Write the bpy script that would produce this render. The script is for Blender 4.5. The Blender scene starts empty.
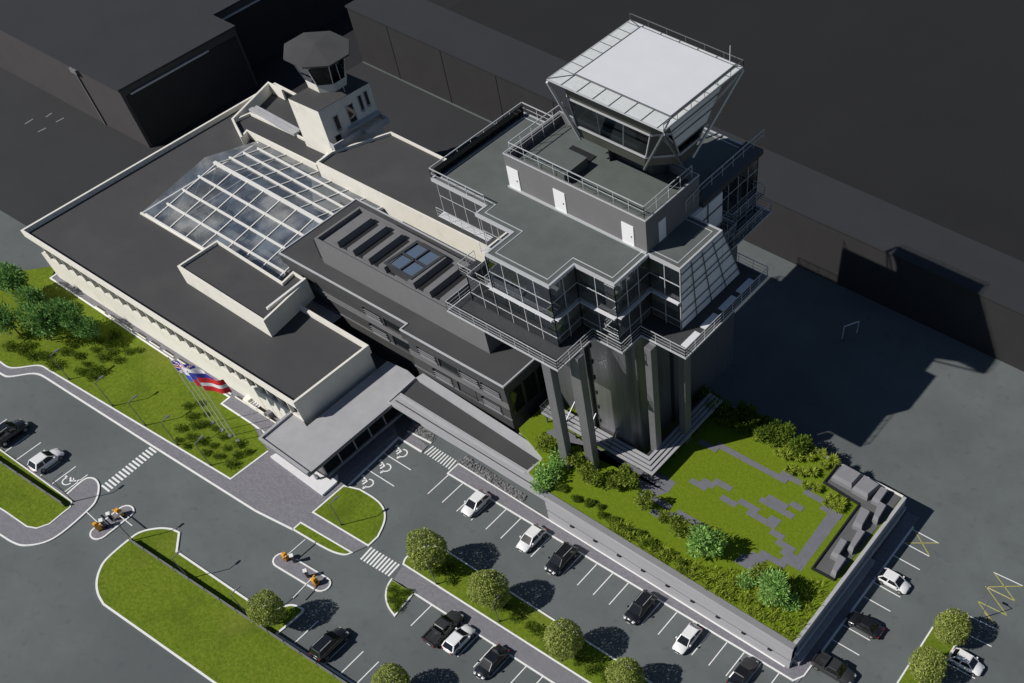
import bpy, math, random
from mathutils import Vector, Matrix
random.seed(7)
R_ = math.radians
S = bpy.context.scene
COL = S.collection
# ------------------------------------------------------------------ survey frame
# camera solved from the photograph; metres, ground at z = 0, camera 90 m up
FL, CX, CY, CAMZ = 872.927, 730.245, 702.195, 90.0
RM = ((0.827894734523304, 0.5599869233579801, 0.03170101286476197),
      (0.5121263483277785, -0.7316693092441946, -0.449874010428007),
      (-0.22872890481319363, 0.3886832483889513, -0.8925292267062016))
def P(px, py, z=0.0):
    """where the sight line of a photo pixel meets the height z"""
    a, b = (px - CX) / FL, (py - CY) / FL
    d = [RM[0][i] * a + RM[1][i] * b + RM[2][i] for i in range(3)]
    t = (z - CAMZ) / d[2]
    return (d[0] * t, d[1] * t, z)
def P2(px, py, z=0.0):
    return P(px, py, z)[:2]

cam_d = bpy.data.cameras.new('camera'); cam = bpy.data.objects.new('camera', cam_d); COL.objects.link(cam)
cam_d.sensor_width = 36.0; cam_d.sensor_fit = 'HORIZONTAL'; cam_d.lens = FL * 36.0 / 1024.0
cam_d.shift_x = (512 - CX) / 1024.0; cam_d.shift_y = (CY - 341.5) / 1024.0
cam_d.clip_start = 0.5; cam_d.clip_end = 3000
r, d_, f = RM
cam.matrix_world = Matrix(((r[0], -d_[0], -f[0], 0), (r[1], -d_[1], -f[1], 0), (r[2], -d_[2], -f[2], CAMZ), (0, 0, 0, 1)))
S.camera = cam

# ------------------------------------------------------------------ light
SUNV = (0.66, 0.92)            # shadow run per metre of height
elev = math.atan(1 / math.hypot(*SUNV)); 
to_sun = Vector((-SUNV[0], -SUNV[1], 1)).normalized()
W = bpy.data.worlds.new('World'); S.world = W; W.use_nodes = True
nt = W.node_tree; bg = nt.nodes['Background']
sky = nt.nodes.new('ShaderNodeTexSky'); sky.sky_type = 'NISHITA'; sky.sun_disc = False
sky.sun_elevation = elev; sky.sun_rotation = math.atan2(to_sun.x, to_sun.y)
sky.air_density = 1.0; sky.dust_density = 0.25; sky.altitude = 1500
nt.links.new(sky.outputs[0], bg.inputs[0]); bg.inputs[1].default_value = 0.05
sl = bpy.data.lights.new('sun', 'SUN'); sl.energy = 4.4; sl.angle = R_(0.5); sl.color = (1.0, 0.96, 0.90)
so = bpy.data.objects.new('sun', sl); COL.objects.link(so)
so.rotation_euler = to_sun.to_track_quat('Z', 'Y').to_euler(); so.location = (-200, -200, 250)
S.view_settings.view_transform = 'Standard'; S.view_settings.look = 'None'
S.view_settings.exposure = 0.0; S.view_settings.gamma = 1.0
S.render.engine = 'CYCLES'
try:
    S.cycles.max_bounces = 6; S.cycles.transparent_max_bounces = 12; S.cycles.caustics_reflective = False; S.cycles.caustics_refractive = False
except Exception: pass

# ------------------------------------------------------------------ materials
M = {}
def mat(name, col, rough=0.8, metal=0.0, var=0.0, scale=1.0, col2=None, bump=0.0, bscale=None, spec=0.5, detail=4.0, island=0.0, coat=0.0, stretch=None):
    m = bpy.data.materials.new(name); m.use_nodes = True; M[name] = m
    n = m.node_tree.nodes; L = m.node_tree.links; b = n['Principled BSDF']
    b.inputs['Roughness'].default_value = rough; b.inputs['Metallic'].default_value = metal
    b.inputs['Specular IOR Level'].default_value = spec
    if coat: b.inputs['Coat Weight'].default_value = coat; b.inputs['Coat Roughness'].default_value = 0.04
    b.inputs['Base Color'].default_value = (*col, 1)
    if var or col2 or bump:
        g = n.new('ShaderNodeNewGeometry')
        src = g.outputs['Position']
        if stretch:
            mp = n.new('ShaderNodeMapping'); mp.inputs['Scale'].default_value = stretch
            L.new(src, mp.inputs[0]); src = mp.outputs[0]
    if var or col2:
        t = n.new('ShaderNodeTexNoise'); t.inputs['Scale'].default_value = scale; t.inputs['Detail'].default_value = detail
        t.inputs['Roughness'].default_value = 0.65
        L.new(src, t.inputs['Vector'])
        rp = n.new('ShaderNodeValToRGB'); rp.color_ramp.elements[0].position = 0.32; rp.color_ramp.elements[1].position = 0.68
        c2 = col2 or tuple(min(1, c * (1 + var)) for c in col)
        c1 = col if col2 else tuple(c * (1 - var) for c in col)
        rp.color_ramp.elements[0].color = (*c1, 1); rp.color_ramp.elements[1].color = (*c2, 1)
        L.new(t.outputs['Fac'], rp.inputs[0]); out = rp.outputs[0]
        if island:
            hs = n.new('ShaderNodeHueSaturation'); mr = n.new('ShaderNodeMapRange')
            mr.inputs['To Min'].default_value = 1 - island; mr.inputs['To Max'].default_value = 1 + island
            L.new(g.outputs['Random Per Island'], mr.inputs['Value']); L.new(mr.outputs[0], hs.inputs['Value'])
            L.new(out, hs.inputs['Color']); out = hs.outputs[0]
        L.new(out, b.inputs['Base Color'])
    if bump:
        t2 = n.new('ShaderNodeTexNoise'); t2.inputs['Scale'].default_value = bscale or scale * 6; t2.inputs['Detail'].default_value = 5
        L.new(src, t2.inputs['Vector'])
        bp = n.new('ShaderNodeBump'); bp.inputs['Strength'].default_value = bump; bp.inputs['Distance'].default_value = 0.05
        L.new(t2.outputs['Fac'], bp.inputs['Height']); L.new(bp.outputs[0], b.inputs['Normal'])
    return m
def overlay(name, col2, scale, lo, hi, fac=1.0, detail=6.0):
    """a second, larger pattern of wear mixed over a material's colour"""
    m = M[name]; n = m.node_tree.nodes; L = m.node_tree.links; b = n['Principled BSDF']
    g = n.new('ShaderNodeNewGeometry'); t = n.new('ShaderNodeTexNoise'); t.inputs['Scale'].default_value = scale; t.inputs['Detail'].default_value = detail
    L.new(g.outputs['Position'], t.inputs['Vector'])
    mr = n.new('ShaderNodeMapRange'); mr.inputs['From Min'].default_value = lo; mr.inputs['From Max'].default_value = hi
    mr.inputs['To Max'].default_value = fac; L.new(t.outputs['Fac'], mr.inputs['Value'])
    mx = n.new('ShaderNodeMix'); mx.data_type = 'RGBA'
    L.new(mr.outputs[0], mx.inputs['Factor'])
    prev = b.inputs['Base Color']
    if prev.is_linked: L.new(prev.links[0].from_socket, mx.inputs['A'])
    else: mx.inputs['A'].default_value = prev.default_value
    mx.inputs['B'].default_value = (*col2, 1)
    L.new(mx.outputs['Result'], b.inputs['Base Color'])
def bricks(name, c1, c2, mortar, sx, sy, rough=0.85, msize=0.02):
    m = bpy.data.materials.new(name); m.use_nodes = True; M[name] = m
    n = m.node_tree.nodes; L = m.node_tree.links; b = n['Principled BSDF']; b.inputs['Roughness'].default_value = rough
    g = n.new('ShaderNodeNewGeometry'); t = n.new('ShaderNodeTexBrick')
    t.inputs['Color1'].default_value = (*c1, 1); t.inputs['Color2'].default_value = (*c2, 1); t.inputs['Mortar'].default_value = (*mortar, 1)
    t.inputs['Scale'].default_value = 1.0; t.inputs['Brick Width'].default_value = sx; t.inputs['Row Height'].default_value = sy; t.inputs['Mortar Size'].default_value = msize
    L.new(g.outputs['Position'], t.inputs['Vector']); L.new(t.outputs['Color'], b.inputs['Base Color'])
    return m
def glass(name, tint, gloss=(0.9, 0.95, 1.0), ior=1.5, extra=0.0, rough=0.0):
    m = bpy.data.materials.new(name); m.use_nodes = True; M[name] = m
    n = m.node_tree.nodes; L = m.node_tree.links; n.remove(n['Principled BSDF'])
    o = n['Material Output']; tr = n.new('ShaderNodeBsdfTransparent'); tr.inputs[0].default_value = (*tint, 1)
    gl = n.new('ShaderNodeBsdfGlossy'); gl.inputs['Color'].default_value = (*gloss, 1); gl.inputs['Roughness'].default_value = rough
    fr = n.new('ShaderNodeFresnel'); fr.inputs[0].default_value = ior
    ad = n.new('ShaderNodeMath'); ad.operation = 'ADD'; ad.use_clamp = True; ad.inputs[1].default_value = extra
    L.new(fr.outputs[0], ad.inputs[0])
    mx = n.new('ShaderNodeMixShader'); L.new(ad.outputs[0], mx.inputs[0]); L.new(tr.outputs[0], mx.inputs[1]); L.new(gl.outputs[0], mx.inputs[2])
    L.new(mx.outputs[0], o.inputs[0])
    return m
mat('asphalt', (0.112, 0.126, 0.127), 0.88, var=0.10, scale=0.18, bump=0.25, bscale=9)
overlay('asphalt', (0.074, 0.084, 0.088), 0.03, 0.48, 0.66, 0.7)
overlay('asphalt', (0.062, 0.070, 0.074), 0.8, 0.58, 0.78, 0.5)
overlay('asphalt', (0.13, 0.14, 0.14), 5.0, 0.62, 0.75, 0.25)
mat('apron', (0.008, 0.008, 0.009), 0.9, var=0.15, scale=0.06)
mat('apron_pale', (0.026, 0.027, 0.030), 0.9, var=0.12, scale=0.05)
mat('kerb', (0.78, 0.78, 0.76), 0.8, var=0.06, scale=1.5)
mat('paint', (0.78, 0.79, 0.78), 0.7, var=0.08, scale=3)
mat('yellow_paint', (0.42, 0.38, 0.08), 0.7, var=0.15, scale=3)
bricks('pavers', (0.180, 0.177, 0.200), (0.235, 0.23, 0.255), (0.13, 0.13, 0.145), 0.4, 0.2)
mat('pale_paving', (0.15, 0.15, 0.175), 0.85, var=0.08, scale=1.0)
mat('slab_white', (0.72, 0.72, 0.74), 0.7, var=0.04, scale=1.0)
mat('lawn', (0.085, 0.138, 0.010), 0.95, col2=(0.175, 0.225, 0.024), scale=2.6, bump=1.0, bscale=5, spec=0.05, detail=8)
overlay('lawn', (0.060, 0.095, 0.010), 0.22, 0.5, 0.75, 0.55)
overlay('lawn', (0.20, 0.20, 0.045), 0.09, 0.56, 0.80, 0.6)
mat('podium_lawn', (0.105, 0.165, 0.010), 0.95, col2=(0.165, 0.22, 0.016), scale=3.0, bump=0.9, bscale=6, spec=0.05, detail=8)
mat('gravel', (0.03, 0.03, 0.032), 0.9, col2=(0.30, 0.30, 0.31), scale=2.6, bump=1.0, bscale=3)
mat('roof_felt', (0.050, 0.050, 0.053), 0.9, var=0.06, scale=0.35)
overlay('roof_felt', (0.068, 0.067, 0.066), 0.13, 0.5, 0.72, 0.7)
mat('cream', (0.76, 0.735, 0.66), 0.8, var=0.03, scale=0.6)
overlay('cream', (0.52, 0.49, 0.42), 0.5, 0.55, 0.8, 0.45)
mat('white_trim', (0.74, 0.73, 0.70), 0.6)
mat('concrete', (0.40, 0.40, 0.42), 0.8, var=0.06, scale=0.7)
mat('canopy_concrete', (0.36, 0.36, 0.375), 0.8, var=0.07, scale=0.5)
mat('boards', (0.36, 0.36, 0.38), 0.75, var=0.10, scale=0.9, stretch=(0.15, 3, 6))
mat('inner_wall', (0.50, 0.49, 0.47), 0.85)
mat('plaster_grey', (0.160, 0.158, 0.164), 0.8, var=0.05, scale=0.5)
mat('dark_panel', (0.045, 0.046, 0.05), 0.6, var=0.12, scale=0.6)
mat('dark_slats', (0.06, 0.06, 0.062), 0.6, var=0.25, scale=1.0, stretch=(0.3, 1, 5))
mat('black', (0.012, 0.012, 0.014), 0.7)
mat('interior_dark', (0.05, 0.05, 0.055), 0.9)
mat('steel', (0.62, 0.62, 0.64), 0.35, metal=0.6)
mat('rail', (0.60, 0.61, 0.63), 0.4, metal=0.3)
mat('rail_dark', (0.16, 0.17, 0.18), 0.45, metal=0.5)
mat('brushed', (0.34, 0.345, 0.365), 0.32, metal=0.78, var=0.16, scale=0.8, stretch=(6, 6, 0.15))
mat('column_grey', (0.20, 0.20, 0.21), 0.45, metal=0.35, var=0.06, scale=1)
mat('deck_green', (0.098, 0.112, 0.107), 0.85, var=0.10, scale=0.5)
mat('cab_white', (0.66, 0.67, 0.70), 0.55, var=0.02, scale=0.4)
mat('cab_mesh', (0.60, 0.62, 0.62), 0.6, var=0.10, scale=5)
mat('pale_panel', (0.80, 0.80, 0.82), 0.5)  # even pale colour of the panels on the tower's east faces
mat('door_white', (0.82, 0.82, 0.83), 0.5)
mat('olive_panel', (0.085, 0.088, 0.075), 0.5, var=0.1, scale=0.8)
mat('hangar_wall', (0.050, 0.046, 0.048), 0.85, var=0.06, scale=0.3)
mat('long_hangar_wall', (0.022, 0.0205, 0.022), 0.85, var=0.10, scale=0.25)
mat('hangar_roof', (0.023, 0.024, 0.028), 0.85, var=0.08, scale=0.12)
mat('hangar_black', (0.012, 0.012, 0.015), 0.8, var=0.1, scale=0.4)  # near-black puts the shade of the east-facing doors into their colour
mat('floor_sky_patches', (0.62, 0.56, 0.47), 0.6, col2=(0.13, 0.20, 0.33), scale=0.16, detail=5)  # beige floor; blue patches painted in for reflections on the glass above
def leafy(*names):
    for nm in names:
        n = M[nm].node_tree.nodes; L = M[nm].node_tree.links; b = n['Principled BSDF']; o = n['Material Output']
        tl = n.new('ShaderNodeBsdfTranslucent'); mx = n.new('ShaderNodeMixShader'); mx.inputs[0].default_value = 0.35
        L.new(b.inputs['Base Color'].links[0].from_socket, tl.inputs[0])
        L.new(b.outputs[0], mx.inputs[1]); L.new(tl.outputs[0], mx.inputs[2]); L.new(mx.outputs[0], o.inputs[0])
glass('glass_dark', (0.82, 0.84, 0.83), ior=1.45, extra=0.07)
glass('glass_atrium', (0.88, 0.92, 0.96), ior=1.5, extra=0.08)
glass('glass_cab', (0.72, 0.76, 0.76), ior=1.45, extra=0.03)
def painted_reflection(name, scale, lo, hi, fmax, c1, c2):
    """cloudy reflection painted on a glass as pale diffuse patches"""
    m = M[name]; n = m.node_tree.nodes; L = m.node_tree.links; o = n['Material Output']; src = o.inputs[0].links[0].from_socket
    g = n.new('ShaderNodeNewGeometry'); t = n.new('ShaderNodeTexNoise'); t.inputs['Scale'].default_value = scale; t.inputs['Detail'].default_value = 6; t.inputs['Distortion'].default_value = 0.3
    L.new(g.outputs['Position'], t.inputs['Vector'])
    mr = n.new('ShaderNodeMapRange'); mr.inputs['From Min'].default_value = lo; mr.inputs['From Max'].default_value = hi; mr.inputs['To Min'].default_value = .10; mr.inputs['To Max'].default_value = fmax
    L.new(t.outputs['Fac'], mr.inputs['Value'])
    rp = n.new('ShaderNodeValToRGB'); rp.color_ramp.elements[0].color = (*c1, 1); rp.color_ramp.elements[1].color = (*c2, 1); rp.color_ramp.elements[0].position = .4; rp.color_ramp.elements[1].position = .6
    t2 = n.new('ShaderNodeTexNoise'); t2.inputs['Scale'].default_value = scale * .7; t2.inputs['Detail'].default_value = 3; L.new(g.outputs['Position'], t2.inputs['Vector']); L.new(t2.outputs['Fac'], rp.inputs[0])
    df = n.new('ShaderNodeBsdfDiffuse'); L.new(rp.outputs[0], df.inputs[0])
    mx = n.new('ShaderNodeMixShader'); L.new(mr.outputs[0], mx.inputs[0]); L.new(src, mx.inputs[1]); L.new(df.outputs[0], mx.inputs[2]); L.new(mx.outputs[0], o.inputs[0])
painted_reflection('glass_atrium', 0.30, .40, .64, .32, (0.34, 0.40, 0.48), (0.62, 0.62, 0.60))  # pale grey patches stand in for sky mirrored in the atrium glass
mat('window_dark', (0.015, 0.018, 0.02), 0.06, spec=0.8)
mat('skylight_glass', (0.10, 0.14, 0.20), 0.05, spec=1.0)
mat('unit_grey', (0.22, 0.22, 0.235), 0.75, var=0.04, scale=0.8)
mat('unit_floor', (0.10, 0.10, 0.105), 0.85, var=0.08, scale=0.8)
mat('car_white', (0.80, 0.80, 0.80), 0.3, coat=1.0)
mat('car_black', (0.010, 0.010, 0.011), 0.25, coat=1.0)
mat('car_grey', (0.035, 0.036, 0.036), 0.35, coat=0.6)
mat('tyre', (0.015, 0.015, 0.016), 0.9)
mat('rim', (0.45, 0.45, 0.46), 0.35, metal=0.8)
mat('car_glass', (0.008, 0.009, 0.010), 0.05, spec=0.7)
mat('lamp_glass', (0.70, 0.72, 0.75), 0.1)
mat('tail_red', (0.30, 0.01, 0.01), 0.25)
mat('orange', (0.75, 0.33, 0.015), 0.45)
mat('bark', (0.10, 0.075, 0.05), 0.95, var=0.2, scale=3)
mat('leaf_topiary', (0.16, 0.22, 0.03), 0.7, col2=(0.46, 0.50, 0.15), scale=2.0, spec=0.15, island=0.45)
mat('leaf_fresh', (0.15, 0.34, 0.06), 0.7, col2=(0.42, 0.62, 0.20), scale=1.2, spec=0.15, island=0.45)
mat('leaf_dark', (0.07, 0.18, 0.045), 0.75, col2=(0.23, 0.40, 0.12), scale=1.0, spec=0.12, island=0.5)
mat('leaf_shrub', (0.06, 0.11, 0.010), 0.8, col2=(0.17, 0.24, 0.03), scale=1.5, spec=0.1, island=0.5)
mat('leaf_bright', (0.17, 0.25, 0.018), 0.75, col2=(0.40, 0.46, 0.07), scale=1.5, spec=0.1, island=0.45)
mat('leaf_autumn', (0.10, 0.16, 0.015), 0.75, col2=(0.28, 0.33, 0.06), scale=1.5, spec=0.1, island=0.5)
mat('hedge', (0.028, 0.050, 0.008), 0.9, col2=(0.06, 0.09, 0.012), scale=3, bump=1.0, bscale=5, spec=0.05)
mat('flag_white', (0.82, 0.82, 0.82), 0.8); mat('flag_red', (0.62, 0.02, 0.025), 0.8); mat('flag_blue', (0.02, 0.10, 0.60), 0.8); mat('flag_navy', (0.03, 0.04, 0.34), 0.8); mat('flag_maroon', (0.45, 0.02, 0.03), 0.8)

leafy('leaf_topiary', 'leaf_fresh', 'leaf_dark', 'leaf_shrub', 'leaf_bright', 'leaf_autumn')

# ------------------------------------------------------------------ mesh helpers
def tag(o, label=None, cat=None, group=None, kind=None):
    if label: o['label'] = label
    if cat: o['category'] = cat
    if group: o['group'] = group
    if kind: o['kind'] = kind
    return o
def empty(name, loc=(0, 0, 0), label=None, cat=None, group=None, rz=0.0):
    o = bpy.data.objects.new(name, None); COL.objects.link(o); o.location = loc; o.rotation_euler = (0, 0, rz)
    o.empty_display_size = 0.3
    return tag(o, label, cat, group)
class MB:
    def __init__(s): s.v = []; s.f = []; s.mi = []; s.cur = 0
    def add(s, vs, fs):
        k = len(s.v); s.v += [tuple(p) for p in vs]
        for q in fs: s.f.append(tuple(i + k for i in q)); s.mi.append(s.cur)
        return s
    def quad(s, a, b, c, d): return s.add([a, b, c, d], [(0, 1, 2, 3)])
    def box(s, x0, x1, y0, y1, z0, z1):
        if x0 > x1: x0, x1 = x1, x0
        if y0 > y1: y0, y1 = y1, y0
        return s.add([(x0, y0, z0), (x1, y0, z0), (x1, y1, z0), (x0, y1, z0), (x0, y0, z1), (x1, y0, z1), (x1, y1, z1), (x0, y1, z1)],
                     [(0, 3, 2, 1), (4, 5, 6, 7), (0, 1, 5, 4), (1, 2, 6, 5), (2, 3, 7, 6), (3, 0, 4, 7)])
    def prism(s, pts, z0, z1, top=None):
        """plan polygon pts from z0 to z1; top: other plan points for the upper rim"""
        pts = [tuple(p[:2]) for p in pts]; top = [tuple(p[:2]) for p in (top or pts)]
        if area(pts) < 0: pts = pts[::-1]; top = top[::-1]
        n = len(pts)
        vs = [(*p, z0) for p in pts] + [(*p, z1) for p in top]
        fs = [tuple(range(n - 1, -1, -1)), tuple(range(n, 2 * n))]
        fs += [(i, (i + 1) % n, n + (i + 1) % n, n + i) for i in range(n)]
        return s.add(vs, fs)
    def sheet(s, pts, z):
        pts = [tuple(p[:2]) for p in pts]
        if area(pts) < 0: pts = pts[::-1]
        return s.add([(*p, z) for p in pts], [tuple(range(len(pts)))])
    def bar(s, p, q, w, h=None, up=(0, 0, 1)):
        """square beam from p to q"""
        h = h or w; p = Vector(p); q = Vector(q); d = (q - p)
        if d.length < 1e-6: return s
        d.normalize(); u = Vector(up)
        if abs(d.dot(u)) > 0.95: u = Vector((1, 0, 0))
        a = d.cross(u).normalized(); b = a.cross(d).normalized()
        a *= w / 2; b *= h / 2
        vs = [p - a - b, p + a - b, p + a + b, p - a + b, q - a - b, q + a - b, q + a + b, q - a + b]
        return s.add(vs, [(0, 1, 2, 3), (7, 6, 5, 4), (0, 4, 5, 1), (1, 5, 6, 2), (2, 6, 7, 3), (3, 7, 4, 0)])
    def tube(s, p, q, r0, r1=None, n=8, cap=True):
        r1 = r0 if r1 is None else r1; p = Vector(p); q = Vector(q); d = (q - p).normalized()
        u = Vector((0, 0, 1)) if abs(d.z) < 0.9 else Vector((1, 0, 0))
        a = d.cross(u).normalized(); b = d.cross(a).normalized()
        vs = []
        for c, rr in ((p, r0), (q, r1)):
            for i in range(n):
                t = 2 * math.pi * i / n; vs.append(c + a * (rr * math.cos(t)) + b * (rr * math.sin(t)))
        fs = [(i, (i + 1) % n, n + (i + 1) % n, n + i) for i in range(n)]
        if cap: fs += [tuple(range(n - 1, -1, -1)), tuple(range(n, 2 * n))]
        return s.add(vs, fs)
    def walls(s, pts, z0, z1, th, closed=True):
        """thin wall of thickness th along the inside of a plan polygon"""
        inn = offset(pts, th) if closed else offset_open(pts, th)
        n = len(pts); m = n if closed else n - 1
        for i in range(m):
            j = (i + 1) % n
            s.prism([pts[i], pts[j], inn[j], inn[i]], z0, z1)
        return s
    def build(s, name, material, parent=None, smooth=False, bevel=0.0):
        me = bpy.data.meshes.new(name); me.from_pydata(s.v, [], s.f)
        ms = material if isinstance(material, (list, tuple)) else [material]
        for k in ms: me.materials.append(M[k])
        if len(ms) > 1: me.polygons.foreach_set('material_index', s.mi)
        if smooth: me.polygons.foreach_set('use_smooth', [True] * len(me.polygons))
        me.validate(); me.update()
        o = bpy.data.objects.new(name, me); COL.objects.link(o)
        if parent is not None: 
            o.parent = parent
            # parts are authored in world coordinates unless the parent is at the origin
        if bevel:
            b = o.modifiers.new('bevel', 'BEVEL'); b.width = bevel; b.segments = 2; b.limit_method = 'ANGLE'
        return o
def area(p):
    return 0.5 * sum(p[i][0] * p[(i + 1) % len(p)][1] - p[(i + 1) % len(p)][0] * p[i][1] for i in range(len(p)))
def offset(pts, d):
    """inset a closed polygon by d (mitred)"""
    pts = [Vector(p[:2]) for p in pts]; n = len(pts); sg = 1 if area(pts) > 0 else -1; out = []
    for i in range(n):
        a, b, c = pts[i - 1], pts[i], pts[(i + 1) % n]
        e1 = (b - a).normalized(); e2 = (c - b).normalized()
        n1 = Vector((-e1.y, e1.x)) * sg; n2 = Vector((-e2.y, e2.x)) * sg
        k = n1 + n2; den = max(0.3, 1 + n1.dot(n2))
        out.append(tuple(b + k * (d / den)))
    return out
def offset_open(pts, d):
    pts = [Vector(p[:2]) for p in pts]; n = len(pts); out = []
    for i in range(n):
        e1 = (pts[i] - pts[i - 1]).normalized() if i > 0 else (pts[1] - pts[0]).normalized()
        e2 = (pts[i + 1] - pts[i]).normalized() if i < n - 1 else e1
        n1 = Vector((-e1.y, e1.x)); n2 = Vector((-e2.y, e2.x)); k = n1 + n2
        out.append(tuple(pts[i] + k * (d / max(0.3, 1 + n1.dot(n2)))))
    return out
def centre(o, parent):
    """move a part authored in world metres under a thing that stands at parent.location"""
    o.matrix_parent_inverse = Matrix.Translation(-Vector(parent.location)) if parent.rotation_euler.z == 0 else Matrix.Identity(4)
class Thing:
    """an Empty at the base of a thing; part() links meshes authored in world metres"""
    def __init__(s, name, loc, label, cat, group=None):
        s.o = empty(name, loc, label, cat, group); s.loc = Vector(loc)
    def part(s, name, mb, material, parent=None, label=None, **k):
        mb.v = [tuple(Vector(p) - s.loc) for p in mb.v]
        o = mb.build(name, material, parent or s.o, **k)
        if label: o['label'] = label
        return o
def structure(name, mb, material):
    o = mb.build(name, material); o['kind'] = 'structure'; return o
def arc(c, r, a0, a1, n=8):
    return [(c[0] + r * math.cos(R_(a0 + (a1 - a0) * i / n)), c[1] + r * math.sin(R_(a0 + (a1 - a0) * i / n))) for i in range(n + 1)]
def smooth_px(pts, n=6, closed=False):
    """Catmull-Rom through plan points"""
    out = []; N = len(pts); rng = range(N if closed else N - 1)
    g = lambda i: Vector(pts[i % N]) if closed else Vector(pts[max(0, min(N - 1, i))])
    for i in rng:
        p0, p1, p2, p3 = g(i - 1), g(i), g(i + 1), g(i + 2)
        for k in range(n):
            t = k / n
            out.append(tuple(0.5 * ((2 * p1) + (p2 - p0) * t + (2 * p0 - 5 * p1 + 4 * p2 - p3) * t * t + (3 * p1 - p0 - 3 * p2 + p3) * t ** 3)))
    if not closed: out.append(tuple(pts[-1][:2]))
    return out
def strip(mb, pts, w, z0, z1, closed=False):
    """raised strip of width w centred on a plan line"""
    pts = [tuple(p[:2]) for p in pts]
    a = offset(pts, w / 2) if closed else offset_open(pts, w / 2)
    b = offset(pts, -w / 2) if closed else offset_open(pts, -w / 2)
    n = len(pts)
    vs = [(*p, z0) for p in a] + [(*p, z1) for p in a] + [(*p, z0) for p in b] + [(*p, z1) for p in b]
    fs = []
    for i in range(n if closed else n - 1):
        j = (i + 1) % n
        fs += [(n + i, n + j, 3 * n + j, 3 * n + i), (i, j, n + j, n + i), (2 * n + j, 2 * n + i, 3 * n + i, 3 * n + j)]
    if not closed: fs += [(0, n, 3 * n, 2 * n), (n - 1, 3 * n - 1, 4 * n - 1, 2 * n - 1)]
    mb.add(vs, fs)
def railing(pts, z, h=1.1, sp=1.6, bars=(0.35, 0.7), w=0.06, closed=False):
    mb = MB(); pts = [Vector(p[:2]) for p in pts]
    if closed: pts.append(pts[0])
    for a, b in zip(pts, pts[1:]):
        L = (b - a).length; n = max(1, round(L / sp))
        for k in range(n + 1):
            q = a + (b - a) * (k / n); mb.bar((q.x, q.y, z), (q.x, q.y, z + h), w * 0.8)
        mb.bar((*a, z + h), (*b, z + h), w * 1.25)
        for q in bars: mb.bar((*a, z + q * h), (*b, z + q * h), w * 0.6)
    return mb

# ================================================================== GROUND, ROADS, PAVEMENTS
mb = MB(); mb.sheet([(-700, -400), (500, -400), (500, 700), (-700, 700)], 0.0); structure('ground', mb, 'asphalt')
# airside apron beyond the long hangar and beyond the terminal
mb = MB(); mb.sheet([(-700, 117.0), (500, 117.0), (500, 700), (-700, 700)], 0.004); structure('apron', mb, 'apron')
mb = MB(); mb.sheet([(-152, 86.5), (-90, 86.5), (-90, 107.6), (-152, 107.6)], 0.004); structure('service_yard', mb, 'apron_pale')
mb = MB(); mb.sheet([(-400, 45), (-162, 45), (-162, 117), (-400, 117)], 0.004); structure('side_apron', mb, 'apron_pale')
mb = MB(); mb.sheet([(-162, 45), (-152, 45), (-152, 117), (-162, 117)], 0.004); structure('side_lane', mb, 'apron_pale')
mb = MB()
for a, b in (((46, 117), (52, 113)), ((25, 124), (33, 119)), ((56, 122), (64, 118)), ((38, 132), (46, 128))):
    mb.bar((*P2(*a), .012), (*P2(*b), .012), .22, .006)
structure('apron_markings', mb, 'unit_grey')

KZ = 0.12                       # kerb height
lawns = MB(); kerbs = MB(); paving = MB()
def px(*pts): return [P2(*p) for p in pts]
def lawn(pts, kerb_closed=True, kw=0.32):
    lawns.sheet(pts, KZ - 0.02)
    if kerb_closed: strip(kerbs, pts, kw * .72, 0.0, KZ, closed=True)
# pavement along the terminal lawn
edge_lo = smooth_px(px((-60, 338), (-14, 364), (2, 374.5), (11, 377), (33, 374), (43, 376)), 5)[:-1] + px((46, 378), (150, 444.5), (256, 511.3), (293.5, 530))
edge_hi = smooth_px(px((-60, 325), (-14, 352), (0, 362), (12.5, 368.5), (38, 366), (47, 369)), 5)[:-1] + px((50, 371), (231, 479.5))
# entrance plaza: pavement, forecourt and the walk towards the second crossing
paving.sheet(edge_lo + px((301, 523.5), (352, 553.5), (368.5, 546), (313, 513), (344, 486), (352, 481), (398.5, 438), (392, 415), (268, 405), (252, 424), (268.5, 451.5)) + edge_hi[::-1], 0.1)
strip(kerbs, edge_lo, .24, 0, KZ); strip(kerbs, edge_hi + px((268.5, 451.5),), .22, 0, KZ + .02)
# terrace along the front wall
terr = px((51, 278.8), (143, 340.5), (230, 398), (222, 404.4), (252.5, 424.4))
paving.sheet(terr + px((268, 425), (292, 420), (63, 267)), 0.108)
strip(kerbs, px((64, 270),) + terr + px((268.5, 436),), .24, 0, KZ + .03)
# terminal lawn
lw = edge_hi + px((268.5, 451.5),) + px((252.5, 424.4), (222, 404.4), (230, 398), (143, 340.5), (51, 278.8), (58, 266)) + px((18, 272), (-40, 276))
lawns.sheet(lw, KZ - .02)
# small verge by the plaza and the verge beside the second crossing
v1 = px((293.5, 529.7), (301, 523), (352, 553)) + smooth_px(px((352, 553), (345, 555), (333, 552), (320, 545.5)), 3)[1:]
lawn(v1, kw=.28)
v2 = px((313.2, 512.8), (344, 486.2)) + smooth_px(px((360, 490), (376, 500), (384, 510), (384.5, 522), (378, 537)), 4) + px((368.5, 546),)
lawn(v2, kw=.30)
# disabled bays kerb
strip(kerbs, px((349, 485.5), (398.7, 438), (422, 452.3)), .24, 0, KZ)
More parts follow.
